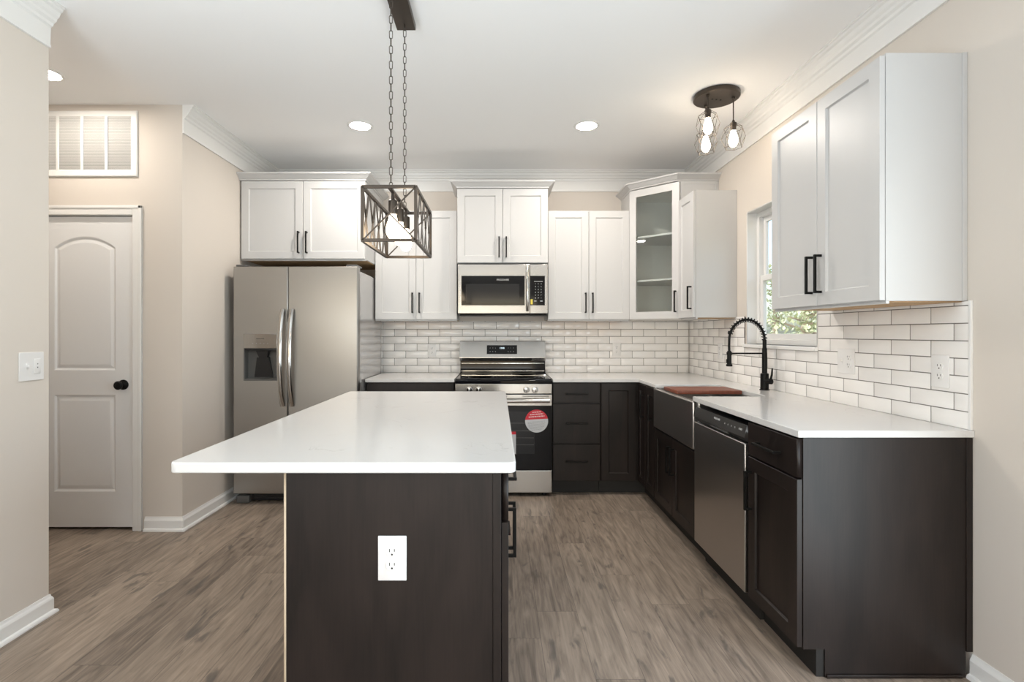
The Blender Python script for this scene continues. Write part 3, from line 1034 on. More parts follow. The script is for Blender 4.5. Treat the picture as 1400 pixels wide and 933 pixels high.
# apron sink -----------------------------------------------------------------
sk = thing('apron_sink', 'stainless steel farmhouse apron sink below the window', 'sink', (1.104, 2.872, 0.62))
b = MB()
b.box(0, 0.024, 0.002, 0.724, 0.002, 0.272, 0.006, 3)
b.build('apron', 'steel_side', sk)
def rc(x0, x1, y0, y1, z, rr):
    return [(x - 1.104, y - 2.872, z - 0.62) for x, y in round_rect(x0, x1, y0, y1, rr)]
MB().rings([rc(1.129, 1.60, 2.876, 3.596, .660, .02), rc(1.129, 1.60, 2.876, 3.596, .8935, .02), rc(1.134, 1.532, 2.908, 3.566, .8935, .045),
            rc(1.134, 1.532, 2.908, 3.566, .70, .045), rc(1.16, 1.51, 2.93, 3.545, .675, .04)]).build('bowl', 'steel_side', sk)
MB().lathe([(0.045, 0.0), (0.045, 0.004), (0.030, 0.004), (0.02, 0.001), (0.0, 0.001)], (0.235, 0.36, 0.0555)).build('drain', 'chrome', sk)
cbd = MB().box(1.129, 1.538, 3.195, 3.450, 0.8965, 0.9195, 0.003)
tag(cbd.build('cutting_board', 'board'), 'red brown wooden cutting board lying across the sink', 'cutting board')

# faucet --------------------------------------------------------------------------
fc = thing('faucet', 'matte black spring neck faucet behind the sink', 'faucet', (1.695, 3.225, 0.9205))
b = MB()
b.lathe([(0.030, 0), (0.030, 0.004), (0.0245, 0.006), (0.0245, 0.102), (0.021, 0.106), (0.0155, 0.107), (0.0155, 0.235), (0.0145, 0.236), (0.0145, 0.262), (0.0115, 0.268), (0.0115, 0.320), (0.0, 0.320)])
b.build('body', 'black', fc)
arcp = []
AR = 0.112
for k in range(25):
    a = R(180.0 * k / 24)
    arcp.append((-AR + AR * math.cos(a), 0, 0.318 + 0.128 * math.sin(a)))
MB().tube(arcp + [(-2 * AR - 0.001, 0, 0.28), (-2 * AR, 0, 0.245)], 0.0075, 10).build('hose', 'black', fc)
sp = []
NT = 18
cum = [Vector(p) for p in arcp]
for k in range(NT * 10 + 1):
    f = k / (NT * 10) * 0.90 * 24
    i = min(int(f), 23)
    p = cum[i].lerp(cum[i + 1], f - i)
    tg = (cum[i + 1] - cum[i]).normalized()
    nn = Vector((-tg.z, 0, tg.x))
    a = 2 * math.pi * k / 10
    sp.append(p + (nn * math.cos(a) + Vector((0, 1, 0)) * math.sin(a)) * 0.0145)
MB().tube(sp, 0.0027, 5).build('spring', 'black', fc)
b = MB()
b.lathe([(0.011, 0), (0.013, -0.004), (0.013, -0.014), (0.009, -0.018), (0.0, -0.018)], (arcp[21][0] - 0.004, 0, arcp[21][2] + 0.004))
b.build('spring_collar', 'black', fc)
b = MB()
b.lathe([(0.0, 0.0), (0.017, 0.0), (0.019, 0.003), (0.019, 0.012), (0.0135, 0.015), (0.0135, 0.085), (0.0115, 0.098), (0.0, 0.098)], (-2 * AR, 0, 0.150))
b.box(-2 * AR - 0.018, -2 * AR - 0.012, -0.005, 0.005, 0.172, 0.196, 0.002)
b.build('spray_head', 'black', fc)
b = MB()
b.cyl((-0.010, 0, 0.232), (-2 * AR + 0.012, 0, 0.232), 0.0052, n=12)
b.lathe([(0.0165, -0.008), (0.0165, 0.008), (0.0137, 0.008), (0.0137, -0.008)], (-2 * AR, 0, 0.232), n=20)
b.build('docking_arm', 'black', fc)
b = MB()
b.cyl((0.0, -0.020, 0.058), (0.012, -0.058, 0.058), 0.017, n=20)
b.tube([(0.010, -0.050, 0.066), (0.016, -0.056, 0.10), (0.018, -0.058, 0.142)], [0.007, 0.006, 0.0045], 10)
b.build('lever', 'black', fc)

# ------------------------------------------------------------------ dishwasher
dw = thing('dishwasher', 'stainless dishwasher with black control strip between sink and end cabinet', 'dishwasher', (XF, 2.866, 0), RU)
W = 0.602
MB().box(0.004, W - 0.004, 0.026, 0.60, 0.11, 0.868).build('tub', 'black_plastic', dw)
MB().box(0.004, W - 0.004, 0.060, 0.50, 0.002, 0.109).build('toe_kick', 'kick', dw)
d = MB().box(0.010, W - 0.010, -0.006, 0.025, 0.118, 0.785, 0.004, 3).build('door', 'steel_side', dw)
cp = [(-0.008, 0.812), (0.004, 0.868), (0.025, 0.868), (0.025, 0.790), (0.012, 0.790), (0.010, 0.806), (-0.004, 0.808)]
p = MB().rings([[(0.010, y, z) for y, z in cp], [(W - 0.010, y, z) for y, z in cp]]).build('control_panel', 'black_steel', dw, 'dark sloping control strip')
rotp = Matrix.Rotation(R(90 - 12), 4, 'X')
MB().text('FRIGIDAIRE', 0.014, (0.30, -0.0035, 0.848), rotp).build('logo', 'legend', p, 'small pale maker wordmark')
for k in range(4):
    MB().text('o', 0.016, (0.385 + k * 0.035, -0.0022, 0.842), rotp).build('button_mark', 'legend', p, 'pale button mark')
MB().text('START', 0.012, (0.545, -0.0022, 0.842), rotp).build('start_legend', 'legend', p, 'pale printed legend')
MB().box(0.20, W - 0.20, 0.004, 0.009, 0.793, 0.803).build('pocket_handle', 'grey_plastic', p, 'recessed grey pocket grip')

# ------------------------------------------------------------------ range
rg = thing('electric_range', 'stainless electric range with black glass top between base cabinets', 'range', (-0.333, 3.985, 0))
W = 0.764
b = MB()
b.box(0.004, W - 0.004, 0.030, 0.640, 0.045, 0.880, 0.002)
b.build('body', 'black_plastic', rg)
b = MB()
b.box(0.0, W, -0.004, 0.600, 0.884, 0.912, 0.006, 3)
b.box(0.006, W - 0.006, 0.010, 0.590, 0.910, 0.9225, 0.004, 2)
ct = b.build('cooktop', 'black_glass', rg, 'glossy black glass cooktop')
for (bx, by, br) in ((0.20, 0.17, 0.105), (0.56, 0.17, 0.09), (0.20, 0.44, 0.075), (0.56, 0.44, 0.105)):
    MB().lathe([(br, 0), (br, 0.0003), (br - 0.003, 0.0003), (br - 0.003, 0.0)], (bx, by, 0.9226), n=40).build('burner_ring', 'grey_plastic', ct, 'thin grey burner outline')
b = MB()
b.box(0.003, W - 0.003, 0.0, 0.029, 0.806, 0.8835, 0.003)
fp = b.build('knob_panel', 'steel_h', rg)
for kx in (0.113, 0.186, 0.560, 0.628):
    k = MB()
    k.lathe([(0.025, 0), (0.025, -0.004), (0.0215, -0.006), (0.020, -0.024), (0.0, -0.026)], (kx, 0.0, 0.838), 'Y', 28)
    k.box(kx - 0.0045, kx + 0.0045, -0.032, -0.02, 0.819, 0.857, 0.002)
    k.build('knob', 'chrome', fp, 'round steel burner knob')
d = MB()
d.box(0.003, W - 0.003, -0.008, 0.028, 0.712, 0.800, 0.003)
od = d.build('oven_door', 'steel_h', rg)
MB().box(0.003, W - 0.003, -0.006, 0.028, 0.212, 0.711, 0.002).build('door_glass', 'black_glass', od, 'black glass oven front')
MB().box(0.13, W - 0.14, -0.0066, -0.0055, 0.335, 0.668).build('oven_window', 'smoke', od, 'smoky oven window')
b = MB()
for zz in (0.405, 0.46, 0.515, 0.575):
    b.box(0.135, W - 0.145, -0.0069, -0.0064, zz, zz + 0.003)
b.build('oven_rack', 'grey_plastic', od, 'thin rack lines seen through the oven window')
b = MB()
hp = []
for k in range(17):
    f = k / 16
    hp.append((0.025 + (W - 0.05) * f, -0.045 - 0.012 * math.sin(math.pi * f), 0.756))
b.tube(hp, 0.0165, 14)
for xx in (0.05, W - 0.05):
    b.box(xx - 0.014, xx + 0.014, -0.045, -0.006, 0.745, 0.767, 0.004)
b.build('handle', 'steel_h', od, 'thick curved steel oven handle')
b = MB()
for (x0, x1) in ((0.09, 0.41), (0.53, W - 0.03)):
    b.box(x0, x1, -0.0086, -0.0078, 0.785, 0.790)
b.build('door_vent', 'slot', od, 'dark vent slits')
b = MB()
b.box(0.003, W - 0.003, -0.006, 0.028, 0.030, 0.206, 0.005, 3)
dd = b.build('warming_drawer', 'steel_h', rg)
for xx in (0.06, W - 0.06):
    MB().cyl((xx, 0.06, 0.0), (xx, 0.06, 0.046), 0.018, n=16).build('foot', 'black_plastic', rg)
MB().box(0.02, W - 0.02, 0.05, 0.60, 0.012, 0.044).build('plinth', 'kick', rg)
# back guard
def slabx(x0, x1, prof):
    return MB().rings([[(x0, y, z) for y, z in prof], [(x1, y, z) for y, z in prof]])
slabx(0.000, W, [(0.585, 0.900), (0.585, 0.935), (0.600, 0.962), (0.602, 1.030), (0.660, 1.030), (0.660, 0.900)]).build('back_riser', 'black_glass', rg, 'black glass riser')
b = MB()
b.box(0.01, W - 0.01, 0.583, 0.599, 0.940, 0.945)
b.box(0.01, W - 0.01, 0.592, 0.604, 1.008, 1.012)
b.build('riser_trim', 'chrome', rg, 'thin bright trim lines')
bg = slabx(-0.004, W + 0.0, [(0.570, 1.031), (0.556, 1.060), (0.556, 1.066), (0.600, 1.206), (0.612, 1.212), (0.664, 1.212), (0.664, 1.031)]).build('back_guard', 'steel_h', rg)
tilt = math.atan2(0.044, 0.140)
rt = Matrix.Rotation(R(90) - tilt, 4, 'X')
def on_guard(u, v, off):            # u along x, v up the sloping face
    return (u, 0.556 + v * math.sin(tilt) - off * math.cos(tilt), 1.066 + v * math.cos(tilt) + off * math.sin(tilt))
mg = Matrix.Translation((0, 0.556, 1.066)) @ Matrix.Rotation(-tilt, 4, 'X')
dp = MB().box(0.238, 0.510, -0.0015, 0.0, 0.030, 0.112, 0.0005).xform(mg).build('display_panel', 'black_glass', bg, 'black touch display')
for k in range(3):
    for rr in range(2):
        b = MB()
        b.text('ab'[rr], 0.012, on_guard(0.268 + k * 0.024, 0.087 - rr * 0.034, 0.0022), rt)
        b.build('key_legend', 'legend', dp, 'pale printed key mark')
        MB().text('co'[rr], 0.012, on_guard(0.430 + k * 0.024, 0.087 - rr * 0.034, 0.0022), rt).build('key_legend', 'legend', dp, 'pale printed key mark')
b = MB()
b.text('12:00', 0.020, on_guard(0.374, 0.084, 0.0022), rt)
b.build('clock_digits', 'display', dp, 'glowing clock digits')
# round sticker on the oven door
SCX, SCZ, SR = 0.640, 0.593, 0.090
def disc(a0, a1, off, n=40):
    pts = []
    for k in range(n + 1):
        a = a0 + (a1 - a0) * k / n
        pts.append((SCX + SR * math.cos(a), SCZ + SR * math.sin(a)))
    return [[(x, -0.0072 - off, z) for x, z in pts], [(x, -0.0076 - off, z) for x, z in pts]]
st = MB().rings(disc(0, 2 * math.pi * 39.99 / 40, 0)).build('sticker', 'paper', od, 'round red and white sticker on the oven glass')
MB().rings(disc(R(12), R(174), 0.0003)).build('red_cap', 'red', st, 'red upper part of the sticker')
b = MB()
rnd = random.Random(11)
rs = lambda a: Matrix.Rotation(R(90), 4, 'X') @ Matrix.Rotation(a, 4, 'Z')
for (zz, hw, th) in ((0.071, 0.034, 0.007), (0.054, 0.052, 0.009), (0.036, 0.062, 0.009)):
    x = -hw
    while x < hw:
        l = rnd.uniform(0.007, 0.018)
        b.box(SCX + x, SCX + min(x + l, hw), -0.0083, -0.0080, SCZ + zz + x * 0.08 - th / 2, SCZ + zz + x * 0.08 + th / 2)
        x += l + 0.004
b.build('heading_text', 'pinktext', st, 'pale lettering lines on red')
b = MB()
for k in range(7):
    zz = -0.004 - k * 0.0105
    hw = math.sqrt(max(SR * SR - (zz - 0.006) ** 2, 0)) * 0.78
    x = -hw
    while x < hw:
        l = rnd.uniform(0.006, 0.02)
        b.box(SCX + x, SCX + min(x + l, hw), -0.0080, -0.0077, SCZ + zz + x * 0.08 - 0.0014, SCZ + zz + x * 0.08 + 0.0014)
        x += l + 0.004
b.build('small_text', 'greytext', st, 'fine grey lettering lines')
eg = MB().box(0.395, 0.478, -0.0076, -0.0070, 0.335, 0.510).build('paper_label', 'paper', od, 'white paper label on the oven glass')
MB().box(0.395, 0.478, -0.0080, -0.0077, 0.488, 0.510).build('red_band', 'red', eg, 'red band')

# ------------------------------------------------------------------ microwave
mw = thing('microwave', 'stainless over the range microwave with black door window', 'microwave', (-0.330, 4.236, 1.440))
W, H = 0.752, 0.418
MB().box(0.002, W - 0.002, 0.022, YB - 4.236 - 0.0105, 0.002, H - 0.001, 0.002).build('body', 'grey_plastic', mw)
b = MB()
b.box(0.012, W - 0.012, 0.028, 0.30, -0.012, 0.0)
b.build('vent_underside', 'black_plastic', mw)
SXM = 0.602
d = MB().box(0.001, SXM - 0.001, 0.0, 0.021, 0.006, H - 0.002, 0.003).build('door', 'steel_h', mw)
MB().box(0.030, 0.558, -0.0015, 0.001, 0.073, 0.320, 0.001).build('door_glass', 'black_glass', d, 'black glass door window border')
MB().box(0.068, 0.512, -0.0022, -0.0012, 0.096, 0.252).build('mesh_window', 'smoke', d, 'grey see-through mesh window')
MB().text('FRIGIDAIRE', 0.020, (0.375, -0.0019, 0.286)).build('logo', 'legend', d, 'small pale maker wordmark')
hp = [(0.580, -0.010 - 0.034 * math.sin(math.pi * k / 16) ** 0.7, 0.030 + 0.36 * k / 16) for k in range(17)]
b = MB()
b.tube(hp, 0.013, 12)
b.build('handle', 'chrome', d, 'bowed vertical steel handle')
p = MB().box(SXM, W - 0.001, 0.0, 0.021, 0.006, H - 0.002, 0.003).build('control_panel', 'steel_h', mw)
kp = MB().box(SXM + 0.002, W - 0.026, -0.0015, 0.001, 0.073, 0.320, 0.001).build('keypad', 'black_glass', p, 'black glass keypad')
b = MB()
keys = ['123', '456', '789', 'ABC', 'DEF', 'GHI']
for rr in range(6):
    for k in range(3):
        b.text(keys[rr][k], 0.013, (SXM + 0.045 + k * 0.024, -0.002, 0.252 - rr * 0.0235))
b.box(SXM + 0.034, SXM + 0.106, -0.0021, -0.0015, 0.271, 0.2745)
b.box(SXM + 0.034, SXM + 0.054, -0.0021, -0.0015, 0.106, 0.112)
b.box(SXM + 0.084, SXM + 0.104, -0.0021, -0.0015, 0.106, 0.112)
b.build('key_legends', 'legend', kp, 'pale key legends')
MB().box(SXM + 0.005, SXM + 0.022, -0.0022, -0.0015, 0.082, 0.124).build('yellow_label', 'yellow', kp, 'small yellow label')

# ------------------------------------------------------------------ refrigerator
fr = thing('refrigerator', 'tall stainless side by side refrigerator with ice dispenser', 'refrigerator', (-1.975, 3.800, 0))
W = 0.930
MB().box(0.006, W - 0.008, 0.075, 0.800, 0.030, 1.755, 0.004).build('body', 'grey_side', fr, 'grey glossy cabinet sides')
SE = 0.4085
Zb, Zt = 0.078, 1.780
DX0, DX1, DZ0, DZ1 = 0.078, 0.329, 0.925, 1.275
# freezer door with a dispenser recess
def rect(x0, x1, z0, z1, y):
    return [(x0, y, z0), (x1, y, z0), (x1, y, z1), (x0, y, z1)]
b = MB()
x0, x1 = 0.0, SE - 0.002
for (a, c, e, f) in ((x0, DX0, Zb, Zt), (DX1, x1, Zb, Zt), (DX0, DX1, Zb, DZ0), (DX0, DX1, DZ1, Zt)):
    pass
bm = bmesh.new()
def vloop(pts):
    return [bm.verts.new(p) for p in pts]
c_ = 0.006
L0 = vloop(rect(x0, x1, Zb, Zt, 0.070))
L1 = vloop(rect(x0, x1, Zb, Zt, c_))
L1b = vloop(rect(x0 + .0035, x1 - .0035, Zb + .0035, Zt - .0035, 0.0035))
L2 = vloop(rect(x0 + c_, x1 - c_, Zb + c_, Zt - c_, 0.0))
L3 = vloop(rect(DX0, DX1, DZ0, DZ1, 0.0))
L4 = vloop(rect(DX0, DX1, DZ0, DZ1, 0.060))
for a, c in ((L0, L1), (L1, L1b), (L1b, L2), (L2, L3), (L3, L4)):
    for i in range(4):
        j = (i + 1) % 4
        bm.faces.new((a[i], a[j], c[j], c[i]))
bm.faces.new(L4)
bm.faces.new(L0[::-1])
bmesh.ops.recalc_face_normals(bm, faces=bm.faces[:])
b._merge(bm)
fd = b.build('freezer_door', 'steel_v', fr, smooth=40)
b = MB()
b.rings([rect(SE + .002, W, Zb, Zt, 0.070), rect(SE + .002, W, Zb, Zt, c_), rect(SE + .0055, W - .0035, Zb + .0035, Zt - .0035, .0035), rect(SE + .002 + c_, W - c_, Zb + c_, Zt - c_, 0.0)])
rd = b.build('fresh_food_door', 'steel_v', fr, smooth=40)
for dr_, hx, sgn in ((fd, SE - 0.034, -1), (rd, SE + 0.036, 1)):
    b = MB()
    pts = []
    for k in range(25):
        f = k / 24
        pts.append((hx, -0.012 - 0.062 * math.sin(math.pi * f) ** 0.75, 0.738 + 0.722 * f))
    loops = []
    for i, p_ in enumerate(pts):
        a_ = Vector(pts[max(i - 1, 0)])
        c2 = Vector(pts[min(i + 1, 24)])
        t_ = (c2 - a_).normalized()
        n_ = Vector((0, t_.z, -t_.y))
        hw, ht = 0.0175, 0.010
        loops.append([Vector(p_) + Vector((math.cos(q_) * hw, 0, 0)) + n_ * (math.sin(q_) * ht) for q_ in [2 * math.pi * m_ / 14 for m_ in range(14)]])
    b.rings(loops)
    b.build('handle', 'chrome', dr_, 'bowed vertical steel handle')
ds = MB()
ds.frame_xz(DX0 + .0005, DX1 - .0005, DZ0 + .0005, DZ1 - .0005, 0.007, -0.003, 0.058, 0.001)
ds.box(DX0 + .006, DX1 - .006, 0.054, 0.059, DZ0 + .006, 1.180)
ds.box(DX0 + .006, DX1 - .006, 0.0, 0.056, DZ0 + .006, DZ0 + 0.016)
dsp = ds.build('dispenser', 'grey_plastic', fd, 'dark grey ice and water dispenser recess')
b = MB()
b.box(DX0 + .001, DX1 - .001, -0.004, 0.055, 1.168, DZ1 - .001, 0.002)
pn = b.build('dispenser_panel', 'steel_h', fd, 'steel dispenser control panel')
b = MB()
b.text('FRIGIDAIRE', 0.012, ((DX0 + DX1) / 2, -0.0045, 1.240))
b.build('logo', 'slot', pn, 'tiny dark maker wordmark')
for k in range(5):
    MB().text('o', 0.012, (DX0 + 0.07 + k * 0.028, -0.0045, 1.205)).build('button_mark', 'legend', pn, 'pale button mark')
b = MB()
b.box(DX0 + .001, DX1 - .001, 0.0, 0.055, 1.150, 1.1675, 0.002)
b.rings([[(DX0 + 0.085, 0.050, 1.15), (DX0 + 0.18, 0.050, 1.15), (DX0 + 0.18, 0.012, 1.15), (DX0 + 0.085, 0.012, 1.15)],
         [(DX0 + 0.105, 0.050, 1.10), (DX0 + 0.165, 0.050, 1.10), (DX0 + 0.165, 0.020, 1.10), (DX0 + 0.105, 0.020, 1.10)]])
b.rings([[(DX0 + 0.060, 0.053, 0.95), (DX0 + 0.20, 0.053, 0.95), (DX0 + 0.20, 0.044, 0.95), (DX0 + 0.060, 0.044, 0.95)],
         [(DX0 + 0.085, 0.053, 1.10), (DX0 + 0.175, 0.053, 1.10), (DX0 + 0.175, 0.030, 1.10), (DX0 + 0.085, 0.030, 1.10)]])
b.build('paddle', 'black_plastic', fd, 'black dispenser paddles')
b = MB()
b.box(0.03, W - 0.03, 0.060, 0.090, 0.012, 0.072, 0.003)
for k in range(5):
    b.box(0.13, W - 0.13, 0.055, 0.062, 0.020 + k * 0.010, 0.024 + k * 0.010)
b.build('toe_grille', 'black_plastic', fr, 'black toe grille')
for xx in (0.010, W - 0.110):
    MB().box(xx, xx + 0.10, 0.020, 0.10, 0.001, 0.060, 0.010, 3).build('foot', 'grey_plastic', fr, 'grey foot cover')
for xx in (0.01, W - 0.09):
    MB().box(xx, xx + 0.08, 0.020, 0.16, 1.7815, 1.797, 0.004).build('hinge_cover', 'grey_plastic', fr)

# ------------------------------------------------------------------ island
IX0, IX1, IY0, IY1 = -0.618, 0.032, 1.450, 3.120
MB().prism(round_rect(-0.917, 0.052, 1.414, 3.155, 0.022), 0.890, 0.920, 0.004, 3).build('island_worktop', 'quartz')
tag(bpy.data.objects['island_worktop'], 'large white quartz island top overhanging on the left', 'worktop', 'white quartz worktops')
RI = R(90)
G_IS = 'dark island cabinets'
# local x from near to far, fronts facing +X, depth towards -X
ID = 0.634
wd = 0.700
isl = box_cabinet('near dark island cabinet with outlet panel and two doors', (IX1, IY0 + 0.006, 0), RI, wd, ID, 0, 0.889,
            [('drawer', 0.004, wd - 0.004, 0.744, 0.884, (wd / 2, 0.786, False)),
             ('door', 0.004, wd / 2 - .0015, 0.114, 0.736, (wd / 2 - 0.032, 0.585, True)), ('door', wd / 2 + .0015, wd - 0.004, 0.114, 0.736, (wd / 2 + 0.032, 0.585, True))],
            'dark', G_IS, toe=0.108, name='island_cabinet')
b = MB()
b.box(-0.006, -0.0003, 0.046, ID, 0.001, 0.889)
b.build('end_panel', 'dark', isl)
MB().box(-0.0072, -0.0003, 0.0215, 0.0445, 0.10, 0.889, 0.001).build('face_frame_edge', 'dark', isl)
MB().box(-0.0075, wd, ID + 0.0005, ID + 0.0065, 0.001, 0.889).build('back_panel', 'rawpale', isl, 'panel with bare pale edge')
wd2 = IY1 - IY0 - 0.006 - wd - 0.002
box_cabinet('far dark island cabinet with three drawers facing the sink', (IX1, IY0 + 0.006 + wd + 0.002, 0), RI, wd2, ID, 0, 0.889,
            [('drawer', 0.004, wd2 - 0.004, 0.744, 0.884, (wd2 / 2, 0.812, False)), ('drawer', 0.004, wd2 - 0.004, 0.430, 0.736, (wd2 / 2, 0.58, False)),
             ('drawer', 0.004, wd2 - 0.004, 0.114, 0.422, (wd2 / 2, 0.27, False))], 'dark', G_IS, toe=0.108, name='island_cabinet')

# ------------------------------------------------------------------ outlets and switches (local: facing -y, centre at origin)
G_OUT = 'white electrical outlets'
def receptacle(t, cx, cz, nm='receptacle'):
    b = MB()
    pts = []
    for k in range(28):
        a = 2 * math.pi * k / 28
        pts.append((0.0172 * math.cos(a), max(-0.0138, min(0.0138, 0.0172 * math.sin(a)))))
    b.rings([[(cx + x, -0.0048, cz + z) for x, z in pts], [(cx + x, -0.0074, cz + z) for x, z in pts], [(cx + x * .95, -0.008, cz + z * .95) for x, z in pts]])
    o = b.build(nm, 'plastic', t)
    s = MB()
    s.box(cx - 0.0082, cx - 0.0058, -0.0083, -0.0078, cz - 0.0005, cz + 0.0085)
    s.box(cx + 0.0058, cx + 0.0080, -0.0083, -0.0078, cz + 0.0005, cz + 0.0080)
    s.lathe([(0.0028, -0.0078), (0.0028, -0.0083), (0, -0.0083)], (cx, 0, cz - 0.0075), 'Y', 12)
    s.build('slots', 'slot', o, 'dark plug slots')

def plate(t, wd, ht):
    MB().box(-wd / 2, wd / 2, -0.0055, -0.0003, -ht / 2, ht / 2, 0.002, 2).build('plate', 'plastic', t)

def outlet(label, loc, rz, wd=0.076, ht=0.120):
    t = thing('outlet', label, 'outlet', loc, rz, G_OUT)
    plate(t, wd, ht)
    receptacle(t, 0, 0.0195)
    receptacle(t, 0, -0.0195)
    MB().lathe([(0.003, -0.0055), (0.003, -0.0062), (0, -0.0064)], (0, 0, 0), 'Y', 12).build('screw', 'plastic', t)
    return t

outlet('white outlet on the dark end panel of the island', (-0.299, IY0 - 0.0002, 0.640), 0, 0.081, 0.127)
outlet('white outlet on far wall tiles left of the range', (-0.600, YB - 0.0095, 1.122), 0)
outlet('white outlet on far wall tiles right of the range', (1.093, YB - 0.0095, 1.132), 0)
outlet('white outlet on right wall tiles at the near end', (XR - 0.0095, 2.012, 1.130), RU, 0.080, 0.128)
outlet('white outlet on right wall tiles left of the faucet', (XR - 0.0095, 4.000, 1.142), RU)
t = thing('switch_plate', 'double white plate on right wall tiles under the large cabinet', 'outlet', (XR - 0.0095, 2.555, 1.140), RU, G_OUT)
plate(t, 0.122, 0.124)
MB().box(-0.0285, -0.0175, -0.0072, -0.005, -0.012, 0.012, 0.001).box(-0.0265, -0.0195, -0.017, -0.006, -0.002, 0.010, 0.002).build('toggle', 'plastic', t)
receptacle(t, 0.023, 0.0195)
receptacle(t, 0.023, -0.0195)
t = thing('light_switch', 'double white switch plate on the left wall', 'switch', (XL, 2.228, 1.135), R(90))
plate(t, 0.118, 0.124)
MB().box(-0.0305, -0.0195, -0.0072, -0.005, -0.014, 0.014, 0.001).box(-0.0285, -0.0215, -0.019, -0.006, -0.004, 0.010, 0.002).build('toggle', 'plastic', t)
MB().box(0.008, 0.040, -0.0085, -0.005, -0.033, 0.033, 0.002).build('rocker', 'plastic', t)
MB().box(0.022, 0.026, -0.009, -0.0084, 0.008, 0.012).box(0.022, 0.026, -0.009, -0.0084, -0.008, -0.003).build('indicator', 'slot', t, 'two tiny dark marks')

# ------------------------------------------------------------------ recessed downlights
def downlight(label, x, y, power=POW_CAN):
    t = thing('recessed_light', label, 'ceiling light', (x, y, ZC), 0, 'recessed ceiling lights')
    MB().lathe([(0.092, -0.0005), (0.092, -0.003), (0.088, -0.006), (0.074, -0.007), (0.070, -0.004), (0.070, -0.0005)], n=40).build('trim_ring', 'trim', t)
    MB().lathe([(0.0695, -0.001), (0.0695, -0.0045), (0.0, -0.0055)], n=40).build('lens', 'lens', t, 'bright round lens')
    lt = area('recessed_lamp', (x, y, ZC - 0.012), (0, 0, 0), 0.13, 0.13, power, COL_CAN, 'DISK')
downlight('round lit downlight in the ceiling left of the pendant chain', -0.98, 3.63)
downlight('round lit downlight in the ceiling right of the pendant chain', 0.637, 3.63)
downlight('round lit downlight in the side passage ceiling at far left', -2.58, 2.90, POW_CAN * 0.3)

# ------------------------------------------------------------------ island pendant
pd = thing('island_pendant', 'bronze open box pendant hanging on two chains over the island', 'pendant light', (-0.437, 2.277, 0))
PZ0, PZ1, HW, HL = 1.656, 1.872, 0.1075, 0.226
b = MB()
b.box(-0.045, 0.045, -0.165, 0.165, ZC - 0.030, ZC - 0.0005, 0.003)
b.build('canopy', 'bronze', pd, 'rectangular bronze ceiling plate')
b = MB()
s = 0.006
for x in (-HW, HW):
    for y in (-HL, HL):
        b.box(x - s, x + s, y - s, y + s, PZ0, PZ1)
    for z in (PZ0, PZ1):
        b.box(x - s, x + s, -HL, HL, z - s, z + s)
for y in (-HL, HL):
    for z in (PZ0, PZ1):
        b.box(-HW, HW, y - s, y + s, z - s, z + s)
b.box(-0.008, 0.008, -HL, HL, PZ1 - 0.004, PZ1 + 0.004)
b.build('frame', 'bronze', pd, 'square bronze cage frame')
def strap(mb, p, q_, wdt, th, nrm):
    p, q_, nrm = Vector(p), Vector(q_), Vector(nrm)
    d_ = (q_ - p).normalized()
    sd = d_.cross(nrm).normalized() * wdt / 2
    nn = nrm * th / 2
    lp = lambda c: [c + sd + nn, c - sd + nn, c - sd - nn, c + sd - nn]
    mb.rings([lp(p), lp(q_)])
for x in (-HW, HW):
    b = MB()
    n = 4
    L = 2 * HL / n
    for k in range(n):
        y0 = -HL + k * L + 0.012
        y1 = y0 + L - 0.024
        strap(b, (x + 0.0012, y0, PZ0), (x + 0.0012, y1, PZ1), 0.024, 0.0018, (1, 0, 0))
        strap(b, (x - 0.0012, y1, PZ0), (x - 0.0012, y0, PZ1), 0.024, 0.0018, (1, 0, 0))
        b.lathe([(0.0, -0.005), (0.004, -0.004), (0.004, 0.004), (0.0, 0.005)], (x, (y0 + y1) / 2, (PZ0 + PZ1) / 2), 'X', 10)
    b.build('side_lattice', 'bronze', pd, 'row of crossed bronze straps')
for y in (-HL, HL):
    b = MB()
    strap(b, (-HW, y + .001, PZ0), (HW, y + .001, PZ1), 0.006, 0.002, (0, 1, 0))
    strap(b, (HW, y - .001, PZ0), (-HW, y - .001, PZ1), 0.006, 0.002, (0, 1, 0))
    b.build('end_cross', 'bronze', pd, 'crossed thin rods closing the end')
def stadium(c, ln, wdt, vert_axis, r_):
    pts = []
    a = wdt / 2 - r_
    h = ln / 2 - a - r_
    for k in range(16):
        t_ = 2 * math.pi * k / 16
        u = a * math.cos(t_)
        v = a * math.sin(t_) + (h if math.sin(t_) >= 0 else -h)
        pts.append((c[0] + (u if vert_axis else 0), c[1] + (0 if vert_axis else u), c[2] + v))
    return pts
for y in (-0.190, 0.120):
    b = MB()
    zz = PZ1 + 0.012
    top = ZC - 0.040
    ln, wdt, r_ = 0.037, 0.0165, 0.0016
    pitch = ln - 4 * r_
    nlk = int(round((top - zz) / pitch))
    pitch = (top - zz) / nlk
    for k in range(nlk + 1):
        b.tube(stadium((0, y, zz + k * pitch), ln, wdt, k % 2 == 0, r_), r_, 6, True)
    b.cyl((0, y, PZ1), (0, y, PZ1 + 0.006), 0.003, n=8)
    b.cyl((0, y, ZC - 0.046), (0, y, ZC - 0.029), 0.004, n=8)
    b.build('chain', 'bronze', pd, 'bronze oval link chain')
BULB = [(0.0, 0.0), (0.009, 0.001), (0.020, 0.010), (0.0275, 0.026), (0.029, 0.042), (0.026, 0.060), (0.018, 0.085), (0.0135, 0.105), (0.0, 0.108)]
